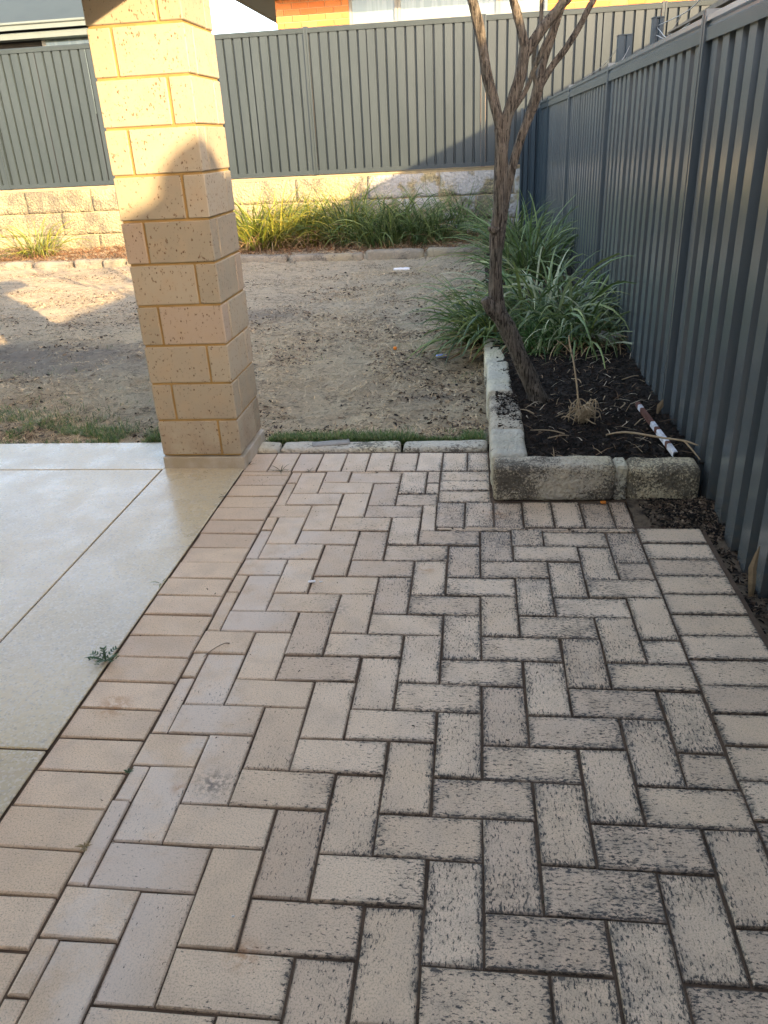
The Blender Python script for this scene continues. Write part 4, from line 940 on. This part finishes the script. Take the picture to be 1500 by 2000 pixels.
rel(MB().add([(1.16, 4.1, 1.83), (1.20, 4.1, 1.83), (1.20, 2.2, 1.83), (1.16, 2.2, 1.83), (1.16, 4.1, 1.836), (1.20, 4.1, 1.836), (1.20, 2.2, 1.865), (1.16, 2.2, 1.865)], [(0,3,2,1),(4,5,6,7),(0,1,5,4),(1,2,6,5),(2,3,7,6),(3,0,4,7)]).obj('plank', MT['board'], bd), bd)

# ------------------------------------------------------------ neighbour's brick house behind
HY = 15.0; HX0 = -3.482
rh = thing('brick_house', 'orange brick house with a row of white framed windows behind the back fence', 'house', (3, HY, 0))
def R(o): return rel(o, rh)
R(MB().box(HX0 + 0.012, -2.165, HY + 0.014, HY + 9, -0.3, 3.74).obj('wall', MT['brick_mortar'], rh))
R(MB().box(1.315, 11.0, HY + 0.014, HY + 9, -0.3, 3.74).obj('wall', MT['brick_mortar'], rh))
R(MB().box(-2.163, 1.313, HY + 0.014, HY + 9, -0.3, 2.35).obj('wall', MT['brick_mortar'], rh))
bl, bh = 0.300, 0.098
bme = {}
def hbrick(x0, x1, z0):
    L = round(x1 - x0, 3)
    if L < 0.03: return
    if L not in bme:
        m_ = MB().box(-L/2, L/2, 0, 0.05, 0, bh - 0.011); me = mesh('brick', m_.v, m_.f); bme[L] = me
    o = link('brick', bme[L], MT['redbrick'], rh, ((x0 + x1) / 2, HY + random.uniform(-.002, .002), z0)); rel(o, rh)
for (xa, xb) in ((HX0, -2.165), (1.315, 4.2)):
    for k in range(8):
        z = 2.97 + k * bh; x = xa - (bl / 2 if k % 2 else 0)
        while x < xb:
            a, b = max(x, xa), min(x + bl - 0.011, xb)
            if b - a > 0.03: hbrick(a, b, z)
            x += bl
R(MB().box(HX0 - 0.62, 11.6, HY - 0.62, HY + 9.6, 3.745, 3.765).obj('soffit', MT['soffit'], rh))
R(MB().box(HX0 - 0.66, 11.66, HY - 0.70, HY - 0.625, 3.73, 3.90).obj('gutter', MT['soffit'], rh, bevel=0.01))
R(MB().box(HX0 - 0.70, HX0 - 0.625, HY - 0.62, HY + 9.6, 3.73, 3.90).obj('gutter', MT['soffit'], rh, bevel=0.01))
R(MB().add([(HX0 - 0.6, HY - 0.6, 3.88), (11.6, HY - 0.6, 3.88), (11.6, HY + 9.6, 3.88), (HX0 - 0.6, HY + 9.6, 3.88), (HX0 + 4.5, HY + 4.5, 6.0), (6.6, HY + 4.5, 6.0)], [(0, 1, 5, 4), (1, 2, 5), (2, 3, 4, 5), (3, 0, 4), (3, 2, 1, 0)]).obj('roof', MT['roof'], rh))
for (xa, xb) in ((-2.163, -1.300), (-1.296, 0.475), (0.479, 1.313)):
    fr = MB()
    for (a, b, c, d) in ((xa, xb, 2.36, 2.42), (xa, xb, 3.66, 3.74), (xa, xa + 0.05, 2.42, 3.66), (xb - 0.05, xb, 2.42, 3.66)): fr.box(a, b, HY + 0.01, HY + 0.09, c, d)
    win = R(fr.obj('window', MT['white'], rh))
    for (a, b, c, d) in ((xa + 0.051, xb - 0.051, 2.421, 3.235), (xa + 0.051, xb - 0.051, 3.275, 3.659)):
        p = MB().box(a, b, HY + 0.05, HY + 0.056, c, d).obj('pane', MT['glass'], win)
    MB().box(xa + 0.051, xb - 0.051, HY + 0.015, HY + 0.08, 3.236, 3.274).obj('transom', MT['white'], win)
R(MB().box(-2.163, 1.313, HY + 0.6, HY + 0.62, 2.36, 3.73).obj('curtain', MT['gutter'], rh))

lh = thing('grey_house', 'grey green metal roofed house with pale gutter behind the back fence at far left', 'house', (-12, 17, 0))
def Lh(o): return rel(o, lh)
Lh(MB().add([(-22, 16.92, 3.93), (-7.25, 16.92, 3.93), (-9.5, 21.5, 6.1), (-22, 21.5, 6.1), (-7.25, 26.2, 3.93), (-22, 26.2, 3.93)], [(0, 1, 2, 3), (3, 2, 4, 5), (1, 4, 2), (0, 3, 5), (0, 5, 4, 1)]).obj('roof', MT['roof'], lh))
Lh(MB().box(-22, -7.2, 16.80, 16.915, 3.88, 3.93).obj('gutter', MT['gutter'], lh, bevel=0.012))
Lh(MB().box(-22, -7.22, 16.84, 16.915, 3.79, 3.878).obj('fascia', MT['gutter'], lh))
Lh(MB().box(-22, -7.30, 16.95, 17.3, 3.64, 3.755).obj('beam', MT['gutter'], lh))
Lh(MB().box(-22, -6.90, 17.4, 17.45, -0.3, 3.9).obj('wall', MT['dark'], lh))  # wall coloured near black to paint the shade under the eave
wn = Lh(MB().box(-9.15, -9.08, 17.33, 17.38, 2.2, 3.72).box(-7.0, -6.93, 17.33, 17.38, 2.2, 3.72).obj('window', MT['white'], lh))
MB().box(-9.079, -7.001, 17.35, 17.36, 2.2, 3.70).obj('pane', MT['glass'], wn)

# neighbour's house beyond the side fence, whose long eave throws the shadow over the yard
nh = thing('neighbour_house', 'low house with a long eave beyond the right side fence', 'house', (7, 4, 0))
def eav(y): return 3.02 + 0.0838 * (y + 3.7)
def N(o): return rel(o, nh)
ya, yb = -14.0, 13.0
N(MB().add([(eav(ya) + .06, ya, 3.05), (eav(yb) + .06, yb, 3.05), (eav(yb) + 9, yb, 3.05), (eav(ya) + 9, ya, 3.05), (eav(ya) + 4.6, ya + 3, 3.35), (eav(yb) + 4.6, yb - 3, 3.35)], [(0, 4, 5, 1), (1, 5, 2), (2, 5, 4, 3), (3, 4, 0), (0, 1, 2, 3)]).obj('roof', MT['roof'], nh))
N(MB().add([(eav(ya), ya, 3.0), (eav(yb), yb, 3.0), (eav(yb) + .05, yb, 3.0), (eav(ya) + .05, ya, 3.0), (eav(ya), ya, 3.17), (eav(yb), yb, 3.17), (eav(yb) + .05, yb, 3.17), (eav(ya) + .05, ya, 3.17)], [(0,3,2,1),(4,5,6,7),(0,1,5,4),(1,2,6,5),(2,3,7,6),(3,0,4,7)]).obj('gutter', MT['gutter'], nh))
vb = bmesh.new(); bmesh.ops.create_uvsphere(vb, u_segments=20, v_segments=12, radius=0.18)  # unseen ball added to cast the rounded shadow hump on the pillar
vm = bpy.data.meshes.new('hump_shadow_ball'); vb.to_mesh(vm); vb.free(); N(link('hump_shadow_ball', vm, MT['gutter'], nh, (3.30, -2.84, 3.20)))
N(MB().box(3.20, 3.40, -2.99, -2.79, 3.05, 3.12).obj('shadow_ball_base', MT['gutter'], nh))  # base of the added shadow ball
N(MB().add([(eav(ya) + .7, ya + .3, -0.3), (eav(yb) + .7, yb - .3, -0.3), (eav(yb) + 8, yb - .3, -0.3), (eav(ya) + 8, ya + .3, -0.3), (eav(ya) + .7, ya + .3, 3.04), (eav(yb) + .7, yb - .3, 3.04), (eav(yb) + 8, yb - .3, 3.04), (eav(ya) + 8, ya + .3, 3.04)], [(0,3,2,1),(4,5,6,7),(0,1,5,4),(1,2,6,5),(2,3,7,6),(3,0,4,7)]).obj('wall', MT['brick_mortar'], nh))
